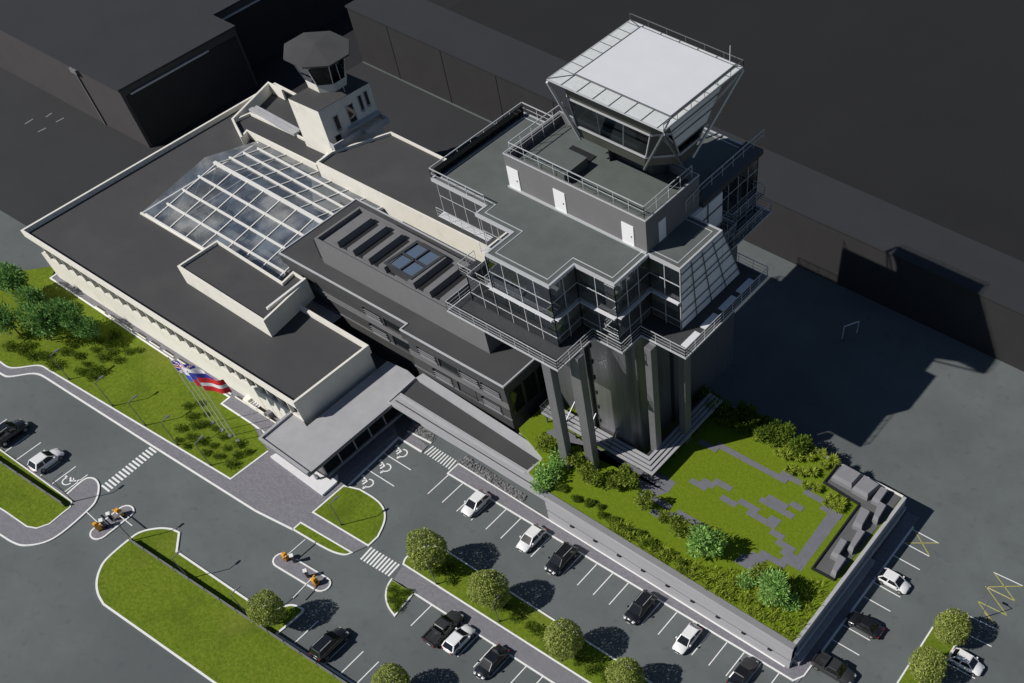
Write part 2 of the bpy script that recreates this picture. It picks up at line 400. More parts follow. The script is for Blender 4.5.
# crossing 3 landing and footpath in front of the podium
fp = px((402, 441), (422, 452.3), (428, 446), (409, 432)); paving.sheet(fp, .09)
strip(kerbs, px((408, 431.5), (431.5, 443.5)), .20, 0, KZ)
y_in, y_out = 45.75, 47.5
path_x0, path_x1 = P2(451, 471)[0], -19.2
paving.sheet([(path_x0, y_in), (path_x1 + 1.2, y_in), (-17.9, 47.4), (-17.9, 75.6), (-19.7, 75.6), (-19.7, 47.1), (path_x0, y_out + .3)], .1)
strip(kerbs, [(path_x0, 47.78), (path_x0, y_in), (path_x1 + .6, y_in), (-17.9, 47.0), (-17.9, 73.9)], .19, 0, KZ)
strip(kerbs, [(path_x0, 47.78), (-20.4, 46.72)], .19, 0, KZ)
# island with the round trees between the two parking rows
i_top = [(-64.0, 36.2), (-14.0, 35.7)]
isl = smooth_px([P2(403.5, 564.5), P2(407, 557.5), P2(420, 548.5), P2(436, 547), P2(447, 551.5)], 4) + [(-14.0, 35.75), (-14.0, 31.95)]
lawn(isl, kw=.30)
# walk between island and second row
wk = [P2(403.5, 564.8), (-14, 31.95), (-14, 29.6), P2(394, 580)]
paving.sheet(wk, .1); strip(kerbs, [P2(392.5, 579.5), (-14, 29.6)], .20, 0, KZ)
# planted wedge
wd = px((392, 579.5), (414, 593)) + px((395, 616),) + smooth_px(px((395, 616), (388.5, 607), (386, 596), (388, 586), (392, 579.5)), 3)[1:-1]
lawn(wd, kw=.28)
# big island, bottom left
bi = px((215, 683),) + smooth_px(px((104, 604.5), (98.5, 594), (97.2, 583), (100, 571), (107.5, 559), (130, 539.5), (142.5, 532), (160, 528.7), (172.5, 529.7)), 5)
bi = bi + px((179.5, 533), (177, 552), (254, 604.5), (281, 609)) + smooth_px(px((284, 607), (292, 605.5), (300, 608), (302, 613), (276.5, 634.5)), 4) + [P2(360, 688), P2(430, 735), P2(300, 741)]
lawn(bi, kw=.36)
# left island with its footway
li = smooth_px(px((67.5, 494.5), (82.5, 481.5), (90, 478.3), (96.5, 480.5), (99.3, 488), (96, 501.5), (86, 512.8), (62.5, 533), (45, 542.7), (25, 545.8), (12.5, 542.2), (0, 534.5), (-40, 510)), 4)
lg = px((-40, 424), (0, 449.8), (72.5, 502.3), (70.5, 508), (64, 513), (50, 524.5), (37.5, 528.8), (27.5, 527), (6, 512), (-40, 484))
paving.sheet(li + [lg[-1]] + lg[-2:0:-1], .09)
strip(kerbs, li, .22, 0, KZ)
lawns.sheet(lg, KZ); strip(kerbs, lg[1:], .17, 0, KZ + .03)
# east island
ei = px((893, 690), (933, 627)) + smooth_px(px((938, 620.5), (947, 614), (957, 613.5), (968, 616.5)), 3) + px((955, 645), (930, 690))
lawn(ei, kw=.28)
# barrier islands
def capsule(a, b, rad, n=8):
    a = Vector(a); b = Vector(b); d = (b - a).normalized(); t0 = math.degrees(math.atan2(d.y, d.x))
    return arc(b, rad, t0 - 90, t0 + 90, n) + arc(a, rad, t0 + 90, t0 + 270, n)
ca = capsule(P2(99.5, 533), P2(125.5, 512.5), 1.02); cb = capsule(P2(282, 560.5), P2(322, 584.5), 1.02)
for c in (ca, cb): paving.sheet(c, .1); strip(kerbs, c, .20, 0, KZ, closed=True)
structure('lawn', lawns, 'lawn'); structure('kerb', kerbs, 'kerb'); structure('pavement', paving, 'pavers')

# painted markings
pm = MB()
def line(a, b, w=.13, z=.006): pm.bar((*a[:2], z), (*b[:2], z), w, .006)
def bays(x0, x1, ya, yb, step):
    n = round((x1 - x0) / step)
    for k in range(n + 1):
        x = x0 + (x1 - x0) * k / n; line((x, ya), (x, yb))
bays(-72.1, -20.5, 41.75, 45.6, 2.457)
bays(-60.0, -60.0 + 2.455 * 16, 25.8, 29.45, 2.455)
bays(-69.38, -69.38 + 2.44 * 9, 16.2, 20.05, 2.44)
bays(-135.2, -109.5, 15.05, 18.85, 2.336)
y0 = 50.7
for k in range(10): line((-17.75, y0 + 2.53 * k), (-13.95, y0 + 2.53 * k))
line((-17.8, 49.0), (-17.8, 73.9), .14)
for k in (1, 2):
    q = Vector(P2(348, 486)).lerp(Vector(P2(398.5, 438)), k / 3 + .02); line((q.x + .2, q.y), (q.x + 5.0, q.y - .05))
for a, b in (((993.5, 572.3), (1023, 586)), ((985.5, 586.5), (1015, 601)), ((977.5, 601), (1007, 615.5)), ((968, 615.5), (999, 630.5)), ((966.5, 634), (991.5, 646.5)), ((947, 663.5), (975, 678.5))): line(P2(*a), P2(*b))
def zebra(a, b, c, d, n):
    """n stripes between edge a-b and edge d-c"""
    a, b, c, d = [Vector(P2(*p)) for p in (a, b, c, d)]
    for k in range(n):
        t0 = k / n; t1 = (k + .5) / n
        pm.add([(*a.lerp(b, t0), .007), (*a.lerp(b, t1), .007), (*d.lerp(c, t1), .007), (*d.lerp(c, t0), .007)], [(0, 1, 2, 3)])
zebra((101, 486), (151.5, 445.5), (158.5, 450.5), (108.5, 492), 15)
zebra((360, 559), (390.5, 577.5), (401.5, 565.5), (371, 547), 10)
for k in range(10):
    t = k / 10
    a = Vector(P2(424, 453)).lerp(Vector(P2(450.5, 470.5)), t); b = Vector(P2(433, 445.8)).lerp(Vector(P2(458, 461.5)), t)
    dx = .13
    pm.add([(a.x, a.y, .007), (a.x + dx * 1.4, a.y, .007), (b.x + dx * 1.4, b.y, .007), (b.x, b.y, .007)], [(0, 1, 2, 3)])
structure('road_markings', pm, 'paint')
ym = MB()
def yl(a, b): ym.bar((*P2(*a), .008), (*P2(*b), .008), .12, .006)
yl((904, 543), (938, 543)); yl((915, 531), (929, 555))
for a, b in (((994, 572.5), (1015, 601)), ((1015, 601), (986, 586.5)), ((986, 586.5), (1007, 615.5)), ((1007, 615.5), (977.5, 601)), ((977.5, 601), (999, 630.5)), ((999, 630), (984, 612)), ((986, 587), (1023, 586))): yl(a, b)
structure('yellow_markings', ym, 'yellow_paint')
# wheelchair symbols: head, back, wheel, leg and foot, painted flat
def wheelchair(c, rot, s):
    mb = MB(); z = .009; cs, sn = math.cos(rot), math.sin(rot)
    tr = lambda p: (c[0] + s * (-p[0] * cs - p[1] * sn), c[1] + s * (-p[0] * sn + p[1] * cs))
    ring = [tr((.02 + .40 * math.cos(R_(a)), -.22 + .40 * math.sin(R_(a)))) for a in range(130, 392, 12)]
    strip(mb, ring, .11 * s, z - .003, z)
    strip(mb, [tr(p) for p in ((-.06, .52), (.0, .02), (.34, .02), (.52, -.42), (.68, -.36))], .13 * s, z - .003, z)
    strip(mb, [tr(p) for p in ((-.04, .28), (.30, .26))], .10 * s, z - .003, z)
    mb.sheet([tr((-.09 + .13 * math.cos(t * .52), .70 + .13 * math.sin(t * .52))) for t in range(12)], z)
    return mb
for q in ((367, 481.5), (384.5, 466), (401, 451.5)):
    structure('wheelchair_symbol', wheelchair(P2(*q), R_(78), 1.6), 'paint')
structure('wheelchair_symbol', wheelchair(P2(70, 481), R_(-45), 1.5), 'paint')
# gravel beds beside the podium wall
gm = MB()
gm.sheet([P2(457.5, 463.0), P2(523, 502), P2(527, 496), P2(466, 456)], .05)
gm.sheet([P2(409, 430), P2(432, 443), P2(437, 437), P2(414, 421)], .05)
for k in range(520):
    big = random.random() < .72
    a, b, c, d = ([(457.5, 462.5), (523, 501.5), (526, 497), (467, 457)] if big else [(409, 429.5), (432, 442.5), (436, 438), (414, 422)])
    u, v = random.random(), random.random()
    q = Vector(P2(*a)).lerp(Vector(P2(*b)), u).lerp(Vector(P2(*d)).lerp(Vector(P2(*c)), u), v); rr = random.uniform(.10, .26)
    pts = [(q.x + rr * random.uniform(.7, 1.2) * math.cos(t), q.y + rr * random.uniform(.7, 1.2) * math.sin(t)) for t in (0, 1.2, 2.4, 3.6, 4.9)]
    tp = [(q.x + .5 * (p[0] - q.x), q.y + .5 * (p[1] - q.y)) for p in pts]
    gm.prism(pts, .04, .08 + rr * .5, top=tp)
g = gm.build('gravel_bed', 'gravel'); tag(g, 'beds of loose dark and pale grey stones along the foot of the podium wall', 'gravel', kind='stuff')

# ================================================================== TERMINAL BUILDING (old wing, cream)
TH = R_(-0.95); TO = (-90.05, 39.5)
def TR(u, v): return (TO[0] + u * math.cos(TH) - v * math.sin(TH), TO[1] + u * math.sin(TH) + v * math.cos(TH))
def tr(pts): return [TR(*p) for p in pts]
RZ = 6.4; PZ = 7.0
T = Thing('terminal_building', (*TR(-30, 1.5), 0), 'long cream terminal building with a flat dark roof and white fascia behind the flag poles', 'building')
foot = tr([(-54.9, 0), (0, 0), (0, 12.8), (-21, 12.8), (-21, 15.2), (-18.5, 36.8), (-18.5, 46.3), (-54.9, 46.3)])
# atrium void
av0, av1, au0, au1 = 12.9, 35.0, -45.6, -18.3
m = MB()   # roof plates around the atrium void
for u0, u1, v0, v1 in ((-54.9, au0, 0, 46.3), (au0, -18.4, 0, av0), (-18.4, 0, 0, 12.8), (au0, -18.5, av1, 46.3)):
    m.prism(tr([(u0 + (.3 if u0 < -54 else 0), v0 + (.3 if v0 == 0 else 0)), (u1 - (.3 if u1 == 0 else 0), v0 + (.3 if v0 == 0 else 0)), (u1 - (.3 if u1 == 0 else 0), v1 - (.3 if v1 > 46 else .3 if v1 == 12.8 else 0)), (u0 + (.3 if u0 < -54 else 0), v1 - (.3 if v1 > 46 else .3 if v1 == 12.8 else 0))]), RZ - .5, RZ)
roof = T.part('roof', m, 'roof_felt')
m = MB()   # fascia and parapet: front, west, north, east end
def wall_run(mb, pts, z0, z1, th):
    b = offset_open([tuple(p) for p in pts], th)
    for i in range(len(pts) - 1): mb.prism([pts[i], pts[i + 1], b[i + 1], b[i]], z0, z1)
m.prism(tr([(-54.9, 0), (0, 0), (0, .3), (-54.9, .3)]), 6.05, PZ)
m.prism(tr([(-54.9, .3), (-54.6, .3), (-54.6, 46.3), (-54.9, 46.3)]), 5.75, PZ)
m.prism(tr([(-54.6, 46.0), (-49.6, 46.0), (-49.6, 46.3), (-54.6, 46.3)]), 5.75, PZ)
m.prism(tr([(-.32, .3), (0, .3), (0, 12.5), (-.32, 12.5)]), 5.75, PZ)
m.prism(tr([(-13.2, 12.5), (0, 12.5), (0, 12.95), (-13.2, 12.95)]), 5.75, PZ)
T.part('parapet', m, 'cream')
m = MB()   # walls below the fascia, set back under the overhang
m.prism(tr([(-53.6, .12), (-.05, .12), (-.05, .75), (-53.6, .75)]), 0, 4.0)
m.prism(tr([(-53.6, .75), (-53.3, .75), (-53.3, 46.0), (-53.6, 46.0)]), 0, 5.9)
m.prism(tr([(-.35, .75), (-.03, .75), (-.03, 12.6), (-.35, 12.6)]), 0, 5.75)
m.prism(tr([(-21, 12.55), (-.35, 12.55), (-.35, 12.85), (-21, 12.85)]), 0, 5.75)
m.prism(tr([(-53.3, 45.7), (-18.5, 45.7), (-18.5, 46.0), (-53.3, 46.0)]), 0, 5.9)
wall = T.part('wall', m, 'cream')
m = MB(); m.prism(tr([(-54.6, .3), (-.3, .3), (-.3, 1.0), (-54.6, 1.0)]), 5.9, 6.04); T.part('soffit', m, 'white_trim')
# ribbon of windows in the front wall, each with its frame
NW = 27
for k in range(NW):
    u0 = -53.3 + 53.2 * k / NW; u1 = u0 + 53.2 / NW - .12
    m = MB(); m.prism(tr([(u0, .62), (u1, .62), (u1, .74), (u0, .74)]), 4.0, 5.9); w = T.part('window', m, 'window_dark')
    m = MB(); m.prism(tr([(u1, .10), (u1 + .12, .10), (u1 + .12, .74), (u1, .74)]), 4.0, 5.95)
    m.prism(tr([(u0 - .02, .14), (u1 + .02, .14), (u1 + .02, .40), (u0 - .02, .40)]), 3.99, 4.08)
    T.part('frame', m, 'cream', parent=w)
    m = MB(); q0 = u0 + .2
    m.add([(*TR(q0, .16), 5.9), (*TR(q0 + .7, .16), 5.9), (*TR(q0 + .7, .58), 4.9), (*TR(q0, .58), 4.9), (*TR(q0, .2), 5.94), (*TR(q0 + .7, .2), 5.94), (*TR(q0 + .7, .62), 4.94), (*TR(q0, .62), 4.94)], [(0, 1, 2, 3), (7, 6, 5, 4), (0, 4, 5, 1), (1, 5, 6, 2), (2, 6, 7, 3), (3, 7, 4, 0)])
    T.part('shade', m, 'olive_panel', parent=w)
# cellar lights along the terrace: dark slots behind low white upstands
for k in range(13):
    u0 = -44 + 2.95 * k
    m = MB(); m.prism(tr([(u0, -.62), (u0 + 1.7, -.62), (u0 + 1.7, -.34), (u0, -.34)]), .112, .14); w = T.part('cellar_window', m, 'window_dark')
    m = MB(); m.prism(tr([(u0 - .1, -.80), (u0 + 2.1, -.80), (u0 + 2.1, -.66), (u0 - .1, -.66)]), .10, .24); T.part('upstand', m, 'cream', parent=w)
# glazed atrium
m = MB(); m.sheet(tr([(au0, av0), (-10, av0), (-10, av1), (au0, av1)]), .3); m.v = [(p[0], p[1], 4.2) for p in m.v]; T.part('hall_floor', m, 'floor_sky_patches')
m = MB()
m.prism(tr([(au0 - .25, av0 - .25), (au0, av0 - .25), (au0, av1 + .25), (au0 - .25, av1 + .25)]), .3, RZ + .06)
m.prism(tr([(au0, av0 - .25), (-18.6, av0 - .25), (-18.6, av0), (au0, av0)]), .3, RZ + .3)
m.prism(tr([(au0, av1), (-18.6, av1), (-18.6, av1 + .25), (au0, av1 + .25)]), .3, RZ + .06)
for q in range(3): m.prism(tr([(au0 + 3 + 7 * q, 15), (au0 + 8 + 7 * q, 15), (au0 + 8 + 7 * q, 19), (au0 + 3 + 7 * q, 19)]), .3, 5.2)
T.part('hall_wall', m, 'cream')
Vr = 25.4; ZR = 8.5; Z0 = 6.62
def zprof(v):
    t = (v - av0) / (Vr - av0) if v < Vr else (av1 - v) / (av1 - Vr)
    return Z0 + (ZR - Z0) * t
m = MB()
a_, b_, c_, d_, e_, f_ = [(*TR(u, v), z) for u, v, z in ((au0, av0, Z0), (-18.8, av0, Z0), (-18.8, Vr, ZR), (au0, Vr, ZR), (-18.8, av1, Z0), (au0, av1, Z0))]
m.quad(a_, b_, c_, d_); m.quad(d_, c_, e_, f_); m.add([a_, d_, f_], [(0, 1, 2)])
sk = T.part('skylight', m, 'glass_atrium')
m = MB()
vs_ = [av0, 16.0, 19.1, 22.2, Vr, 27.9, 30.3, 32.7]
for v in vs_:
    big = v == Vr
    z = zprof(v) + .1
    m.bar((*TR(au0 + (2.2 if v > av0 else 1.0), v), z), (*TR(-18.9, v), z), .5 if big else .26, .3)
for k in range(8):
    u = au0 + 2.6 + 3.4 * k
    m.bar((*TR(u, av0), Z0 + .06), (*TR(u, Vr), ZR + .06), .14); m.bar((*TR(u, Vr), ZR + .06), (*TR(u, av1), Z0 + .06), .14)
    # trusses below the glass
    if k % 2 == 0:
        m.bar((*TR(u, av0 + 2), Z0 - .8), (*TR(u, Vr), Z0 - .9), .12); m.bar((*TR(u, Vr), Z0 - .9), (*TR(u, av1 - 2), Z0 - .8), .12)
        for v0, v1 in ((av0 + 2, 16), (16, 19.1), (19.1, 22.2), (22.2, Vr), (Vr, 27.9), (27.9, 30.3)):
            m.bar((*TR(u, v0), Z0 - .85), (*TR(u, v1), zprof(v1) - .1), .10)
T.part('frame', m, 'white_trim', parent=sk)
# roof extensions
def block(name, pts, z0, z1, par, parent=None, wm='cream', th=.28, inner=.35):
    m = MB(); n = len(pts); inn = offset(pts, th)
    for i in range(n):
        j = (i + 1) % n; m.prism([pts[i], pts[j], inn[j], inn[i]], z0, z1)
    o = T.part(name, m, wm, parent=parent)
    m = MB(); m.sheet(offset(pts, th - .02), z1 - inner); T.part('roof_sheet', m, 'roof_felt', parent=o)
    return o
block('stair_block', [P2(177, 266, 9), P2(263.5, 321, 9), P2(307, 280, 9), P2(293, 271, 9), P2(282, 281.5, 9), P2(217, 240, 9)], RZ - .1, 9.0, .3)
m = MB(); a = P(267.5, 309.5, 9); b = P(306, 279.5, 9); m.bar((a[0], a[1], 9.1), (b[0], b[1], 9.1), .32, .3); T.part('coping', m, 'white_trim')
block('step_block', [P2(247, 131, 7.6), P2(316, 165, 7.6), P2(331, 151, 7.6), P2(295, 133, 7.6), P2(250, 112, 7.6), P2(232, 120, 7.6), P2(242, 137, 7.6)], RZ - .1, 7.6, .3)
NE = [P2(316, 162, 9), (-88, 74.6), (-88, 86.2), P2(391, 131.5, 9), P2(331, 151, 9)]
block('north_wing', NE, 0.0, 9.0, .3)
m = MB()
wall_run(m, [P2(281, 89.5, 8), P2(268, 82.5, 8), P2(233, 118, 8), P2(242, 136, 8)], RZ, 7.9, -.3); T.part('terrace_parapet', m, 'cream')
m = MB(); m.bar(P(251, 109, 7.7), P(296, 134, 7.7), .8, .35); m.bar(P(256, 107, 7.7), P(300, 131, 7.7), .5, .3); T.part('duct', m, 'concrete')

# ------------------------------------------------------------------ old control tower on the terminal roof
O = Thing('old_control_tower', (*P2(325, 130, 8)[:2], 8.0), 'small old control tower with a dark octagonal roof above the glass roofed terminal', 'tower')
q = [P2(288, 98.7, 14), P2(318, 112, 14), P2(369, 83, 14)]
q.append((q[0][0] + q[2][0] - q[1][0], q[0][1] + q[2][1] - q[1][1]))
m = MB(); inn = offset(q, .25)
for i in range(4): m.prism([q[i], q[(i + 1) % 4], inn[(i + 1) % 4], inn[i]], 6.4, 14.0)
ow = O.part('wall', m, 'cream')
m = MB(); m.prism(offset(q, .02), 13.9, 14.05)
hb = [P2(250, 112, 13), P2(287, 99, 13)]
O.part('roof', m, 'roof_felt')
e0, e1 = Vector(q[1]), Vector(q[2]); ed = (e1 - e0).normalized(); en = Vector((ed.y, -ed.x))
def on_east(t, o): return e0 + ed * t + en * o
for t0, t1, z0, z1 in ((2.0, 2.7, 10.6, 12.4), (4.6, 5.7, 10.5, 12.8), (7.0, 7.5, 11.3, 13.2), (8.2, 8.7, 11.5, 13.3), (1.2, 2.2, 8.1, 10.0)):
    m = MB(); m.prism([on_east(t0, -.05), on_east(t1, -.05), on_east(t1, .06), on_east(t0, .06)], z0, z1); w = O.part('window', m, 'window_dark')
    m = MB()
    for ta, tb in ((t0 - .12, t0), (t1, t1 + .12)): m.prism([on_east(ta, -.05), on_east(tb, -.05), on_east(tb, .1), on_east(ta, .1)], z0 - .1, z1 + .1)
    m.prism([on_east(t0, -.05), on_east(t1, -.05), on_east(t1, .22), on_east(t0, .22)], z0 - .25, z0 - .1)
    O.part('frame', m, 'concrete', parent=w)
m = MB(); m.prism([on_east(3.8, 0), on_east(9.6, 0), on_east(9.6, .8), on_east(3.8, .8)], 10.0, 10.25); O.part('balcony', m, 'concrete')
m = MB(); wall_run(m, [on_east(-.2, .15), on_east(-.2, 1.2), on_east(5.5, 1.2), on_east(5.5, 2.0), on_east(9.8, 2.0), on_east(9.8, .1)], 9.0, 9.8, .2); O.part('parapet', m, 'concrete')
oc = Vector(P2(328, 82, 14)); 
def octa(c, r, a0=22.5): return [(c[0] + r * math.cos(R_(a0 + 45 * k)), c[1] + r * math.sin(R_(a0 + 45 * k))) for k in range(8)]
m = MB(); m.prism(octa(oc, 2.95), 14.05, 15.0, top=octa(oc, 3.05)); cabw = O.part('cab_wall', m, 'cream')
m = MB(); A0, A1 = octa(oc, 3.0), octa(oc, 4.1)
for i in range(8):
    j = (i + 1) % 8; m.quad((*A0[i], 15.0), (*A0[j], 15.0), (*A1[j], 18.2), (*A1[i], 18.2))
og = O.part('cab_glazing', m, 'glass_cab')
m = MB()
for i in range(8):
    m.bar((*A0[i], 15.0), (*A1[i], 18.2), .12); j = (i + 1) % 8; m.bar((*A0[i], 15.02), (*A0[j], 15.02), .14)
O.part('mullion', m, 'white_trim', parent=og)
m = MB(); m.prism(octa(oc, 4.9), 18.2, 18.4); top = octa(oc, 4.9); m.add([(*p, 18.4) for p in top] + [(oc.x, oc.y, 19.0)], [(i, (i + 1) % 8, 8) for i in range(8)])
O.part('cab_roof', m, 'roof_felt')
m = MB(); m.prism(octa(oc, 2.9), 14.06, 15.0); m.box(oc.x - 1, oc.x + .6, oc.y - 1.6, oc.y - .9, 15, 16.2); m.box(oc.x + .6, oc.x + 1.5, oc.y - .6, oc.y + 1.2, 15, 15.9); O.part('console', m, 'interior_dark')
m = MB(); m.tube((oc.x + 3.9, oc.y - .4, 14.1), (oc.x + 3.9, oc.y - .4, 18.1), .05); O.part('down_post', m, 'rail')

# ------------------------------------------------------------------ hangars
H = Thing('long_hangar', (-80, 112, 0), 'long low dark hangar with a flat blue grey roof running behind the tall control tower', 'hangar')
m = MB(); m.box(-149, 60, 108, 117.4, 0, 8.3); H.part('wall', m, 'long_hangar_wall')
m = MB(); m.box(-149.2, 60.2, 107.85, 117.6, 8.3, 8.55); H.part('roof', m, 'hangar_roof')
for x in range(-140, -95, 12): m = MB(); m.box(x, x + .1, 107.93, 107.99, 0, 8.2); H.part('seam', m, 'hangar_black')
H = Thing('large_hangar', (-195, 78, 0), 'large dark hangar with a wide flat roof at the upper left corner, nearest the terminal', 'hangar')
ax, ay = P2(118, 90, 8.85); bx, by = P2(207, 43, 8.85)
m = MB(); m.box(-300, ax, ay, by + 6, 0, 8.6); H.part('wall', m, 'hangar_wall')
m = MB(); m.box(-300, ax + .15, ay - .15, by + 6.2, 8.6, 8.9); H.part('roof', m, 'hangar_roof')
m = MB(); m.box(ax + .02, ax + .12, ay + .6, by + 5.5, 0, 7.6); H.part('door', m, 'hangar_black')
m = MB(); m.box(ax + .12, ax + .3, ay + 1.4, by - .2, 7.62, 7.85); H.part('door_rail', m, 'concrete')
m = MB(); c0 = P(78, 65.5, 8.6); m.box(c0[0] - .1, c0[0] + .1, ay - .25, ay - .02, 0, 8.6); m.box(c0[0] - .6, c0[0] + .9, ay - .5, ay - .02, 8.0, 8.6); H.part('downpipe', m, 'plaster_grey')
H = Thing('rear_hangar', (-200, 110, 0), 'dark hangar set back behind the large one, doors facing the old tower in black shade', 'hangar')
cx_, cy_ = P2(205, 25, 8.85)
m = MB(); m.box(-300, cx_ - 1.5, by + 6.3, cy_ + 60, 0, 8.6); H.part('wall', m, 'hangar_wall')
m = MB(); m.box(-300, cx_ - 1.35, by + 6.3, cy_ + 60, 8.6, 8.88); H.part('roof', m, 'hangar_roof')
m = MB(); m.box(cx_ - 1.48, cx_ - 1.38, cy_ + .6, cy_ + 58, 0, 7.6); H.part('door', m, 'hangar_black')
m = MB(); m.box(cx_ - 1.38, cx_ - 1.2, cy_ + .3, cy_ + 30, 7.62, 7.85); H.part('door_rail', m, 'concrete')
m = MB(); m.sheet([(-158, 69), (-150, 85), (-149, 108), (-149, 170), (-163, 170), (-163, 92), (-158, 88)], .008); structure('hangar_yard', m, 'hangar_black')

# ================================================================== DARK OFFICE BLOCK (middle)
ZM = 10.5
B = Thing('office_building', (-88, 62, 0), 'dark grey office block with a ribbed roof box and square skylight beside the glass atrium', 'building')
x0, x1, yf0, yf1, xj, yb = -108.0, -67.6, 55.75, 54.5, -84.9, 70.2
plan = [(x0, yf0), (xj, yf0), (xj, yf1), (x1, yf1), (x1, yb), (x0, yb)]
m = MB(); m.prism(offset(plan, .35), 0, ZM - 1.3); B.part('wall', m, 'dark_slats')
m = MB(); m.prism(plan, ZM - 1.3, ZM - .1); fas = B.part('fascia', m, 'dark_slats')
m = MB(); m.prism(offset(plan, .2), ZM - .1, ZM); B.part('roof', m, 'roof_felt')
m = MB(); m.walls(plan, ZM - .1, ZM + .12, .19); B.part('roof_edge', m, 'rail')
# window bands on the front
for z0, z1, w_, st in ((7.6, 8.9, 2.9, 3.6), (4.9, 6.3, 3.0, 4.2)):
    k = 0; x = x0 + 14.5
    while x < x1 - 3:
        yy = (yf0 if x + w_ < xj else yf1) + .35
        if not (xj - w_ < x < xj + .3):
            m = MB(); m.box(x, x + w_, yy - .06, yy + .1, z0, z1); w = B.part('window', m, 'window_dark')
            m = MB(); m.box(x - .1, x + w_ + .1, yy - .2, yy - .04, z0 - .09, z0); m.box(x - .06, x, yy - .2, yy - .05, z0, z1)
            if k % 3 != 1:
                for q in range(3): m.box(x - .06, x + w_, yy - .26, yy - .14, z0 + .25 + .36 * q, z0 + .29 + .36 * q); m.box(x - .06, x, yy - .24, yy - .12, z0, z1)
            B.part('louvre', m, 'unit_grey' if k % 3 != 1 else 'dark_slats', parent=w)
        x += st; k += 1
for z0 in (9.25, 9.02, 7.3, 6.95, 6.6, 4.7): 
    m = MB(); m.prism([(x0 + .1, yf0 + .2), (xj + .15, yf0 + .2), (xj + .15, yf1 + .2), (x1 - .2, yf1 + .2), (x1 - .2, yf1 + .36), (xj + .3, yf1 + .36), (xj + .3, yf0 + .36), (x0 + .1, yf0 + .36)], z0 - .04, z0 + .04); B.part('band', m, 'plaster_grey')
for k in range(4):
    m = MB(); m.box(x1 - .36, x1 - .28, yf1 + 1.0 + 2.6 * k, yf1 + 3.1 + 2.6 * k, 5.2, 8.6); w = B.part('window', m, 'window_dark')
# the roof box with ribs
bx0, bx1, by0, by1, zb0, zb1 = -101.8, -72.8, 58.0, 66.2, ZM, 14.0
m = MB(); m.box(bx0, bx1, by0, by1, zb0, zb1 - .5); m.box(bx0, bx1, by0, by0 + .3, zb1 - .5, zb1); m.box(bx0, bx0 + .3, by0 + .3, by1, zb1 - .5, zb1); m.box(bx0 + .3, bx1, by1 - .3, by1, zb1 - .5, zb1)
rb = B.part('roof_box', m, 'plaster_grey')
m = MB(); m.box(bx0 - 1.1, bx0 - .02, by0 + .4, by1 - .2, zb0, zb0 + 2.6); B.part('trough', m, 'black', parent=rb)
for k in range(8):
    xr = bx0 + 1.9 + 2.75 * k + (2.2 if k > 3 else 0)
    if xr > bx1 - 2: break
    m = MB(); a = xr; wv = 1.15
    m.add([(a, by0 + 1.0, zb1 - .5), (a + 1.6, by0 + 1.0, zb1 - .5), (a + 1.6, by1 - 1.0, zb1 - .5), (a, by1 - 1.0, zb1 - .5), (a + .45, by0 + 1.0, zb1 + .25), (a + 1.35, by0 + 1.0, zb1 + .25), (a + 1.35, by1 - 1.0, zb1 + .25), (a + .45, by1 - 1.0, zb1 + .25)],
          [(4, 5, 6, 7), (0, 1, 5, 4), (1, 2, 6, 5), (2, 3, 7, 6), (3, 0, 4, 7)])
    B.part('rib', m, 'plaster_grey', parent=rb)
    m = MB(); m.box(a + 1.62, a + 2.55, by0 + 1.2, by1 - .9, zb1 - .52, zb1 - .44); B.part('black_strip', m, 'black', parent=rb)  # flat black strip along the east side of each rib
sx0, sx1, sy0, sy1 = [None] * 4
q = [P2(387, 265, 14), P2(418, 244, 14), P2(443, 258, 14), P2(412, 280, 14)]
m = MB(); m.walls(offset(q, -.25), zb1 - .5, zb1 + .35, .4)
for t in (.5,):
    a = Vector(q[0]).lerp(Vector(q[3]), .5); b = Vector(q[1]).lerp(Vector(q[2]), .5); m.bar((*a, zb1 + .22), (*b, zb1 + .22), .22)
    a = Vector(q[0]).lerp(Vector(q[1]), .5); b = Vector(q[3]).lerp(Vector(q[2]), .5); m.bar((*a, zb1 + .22), (*b, zb1 + .22), .22)
sf = B.part('skylight', m, 'dark_panel')
for i, j in ((0, 0), (0, 1), (1, 0), (1, 1)):
    f_ = lambda u, v: Vector(q[0]).lerp(Vector(q[1]), v).lerp(Vector(q[3]).lerp(Vector(q[2]), v), u)
    m = MB(); m.prism([f_(i * .5 + .04, j * .5 + .04), f_(i * .5 + .46, j * .5 + .04), f_(i * .5 + .46, j * .5 + .46), f_(i * .5 + .04, j * .5 + .46)], zb1 + .05, zb1 + .15); B.part('pane', m, 'skylight_glass', parent=sf)

# ================================================================== ENTRANCE CANOPY
ZC = 4.0
C_ = Thing('entrance_canopy', (-87, 38, 0), 'flat concrete entrance canopy over white steps at the corner of the terminal', 'canopy')
cp = [P2(258, 438, ZC), P2(307, 473.5, ZC), P2(388.7, 405, ZC), P2(401, 390, ZC), P2(417, 378, ZC), P2(407, 369, ZC), (-89.2, 53.8), (-89.2, 39.2), P2(297.5, 411.5, ZC), P2(290, 411.5, ZC)]
m = MB(); m.prism(cp, 3.35, 3.75); cs = C_.part('slab', m, 'canopy_concrete')
m = MB(); wall_run(m, [cp[9], cp[0], cp[1]], 3.3, ZC + .02, .34); m.prism([cp[1], cp[2], (cp[2][0] - .45, cp[2][1]), (cp[1][0] - .45, cp[1][1] + .34)], 3.3, 3.78); C_.part('rim', m, 'canopy_concrete')
m = MB(); gx = -84.3
m.prism([P2(301, 470, 4), P2(305, 472.2, 4), (gx + .35, 53), (gx, 53)], 1.0, 3.0)
m = MB(); m.box(-84.55, -84.35, 36.2, 52.5, .15, 3.35); gl = C_.part('glazing', m, 'window_dark')
m = MB()
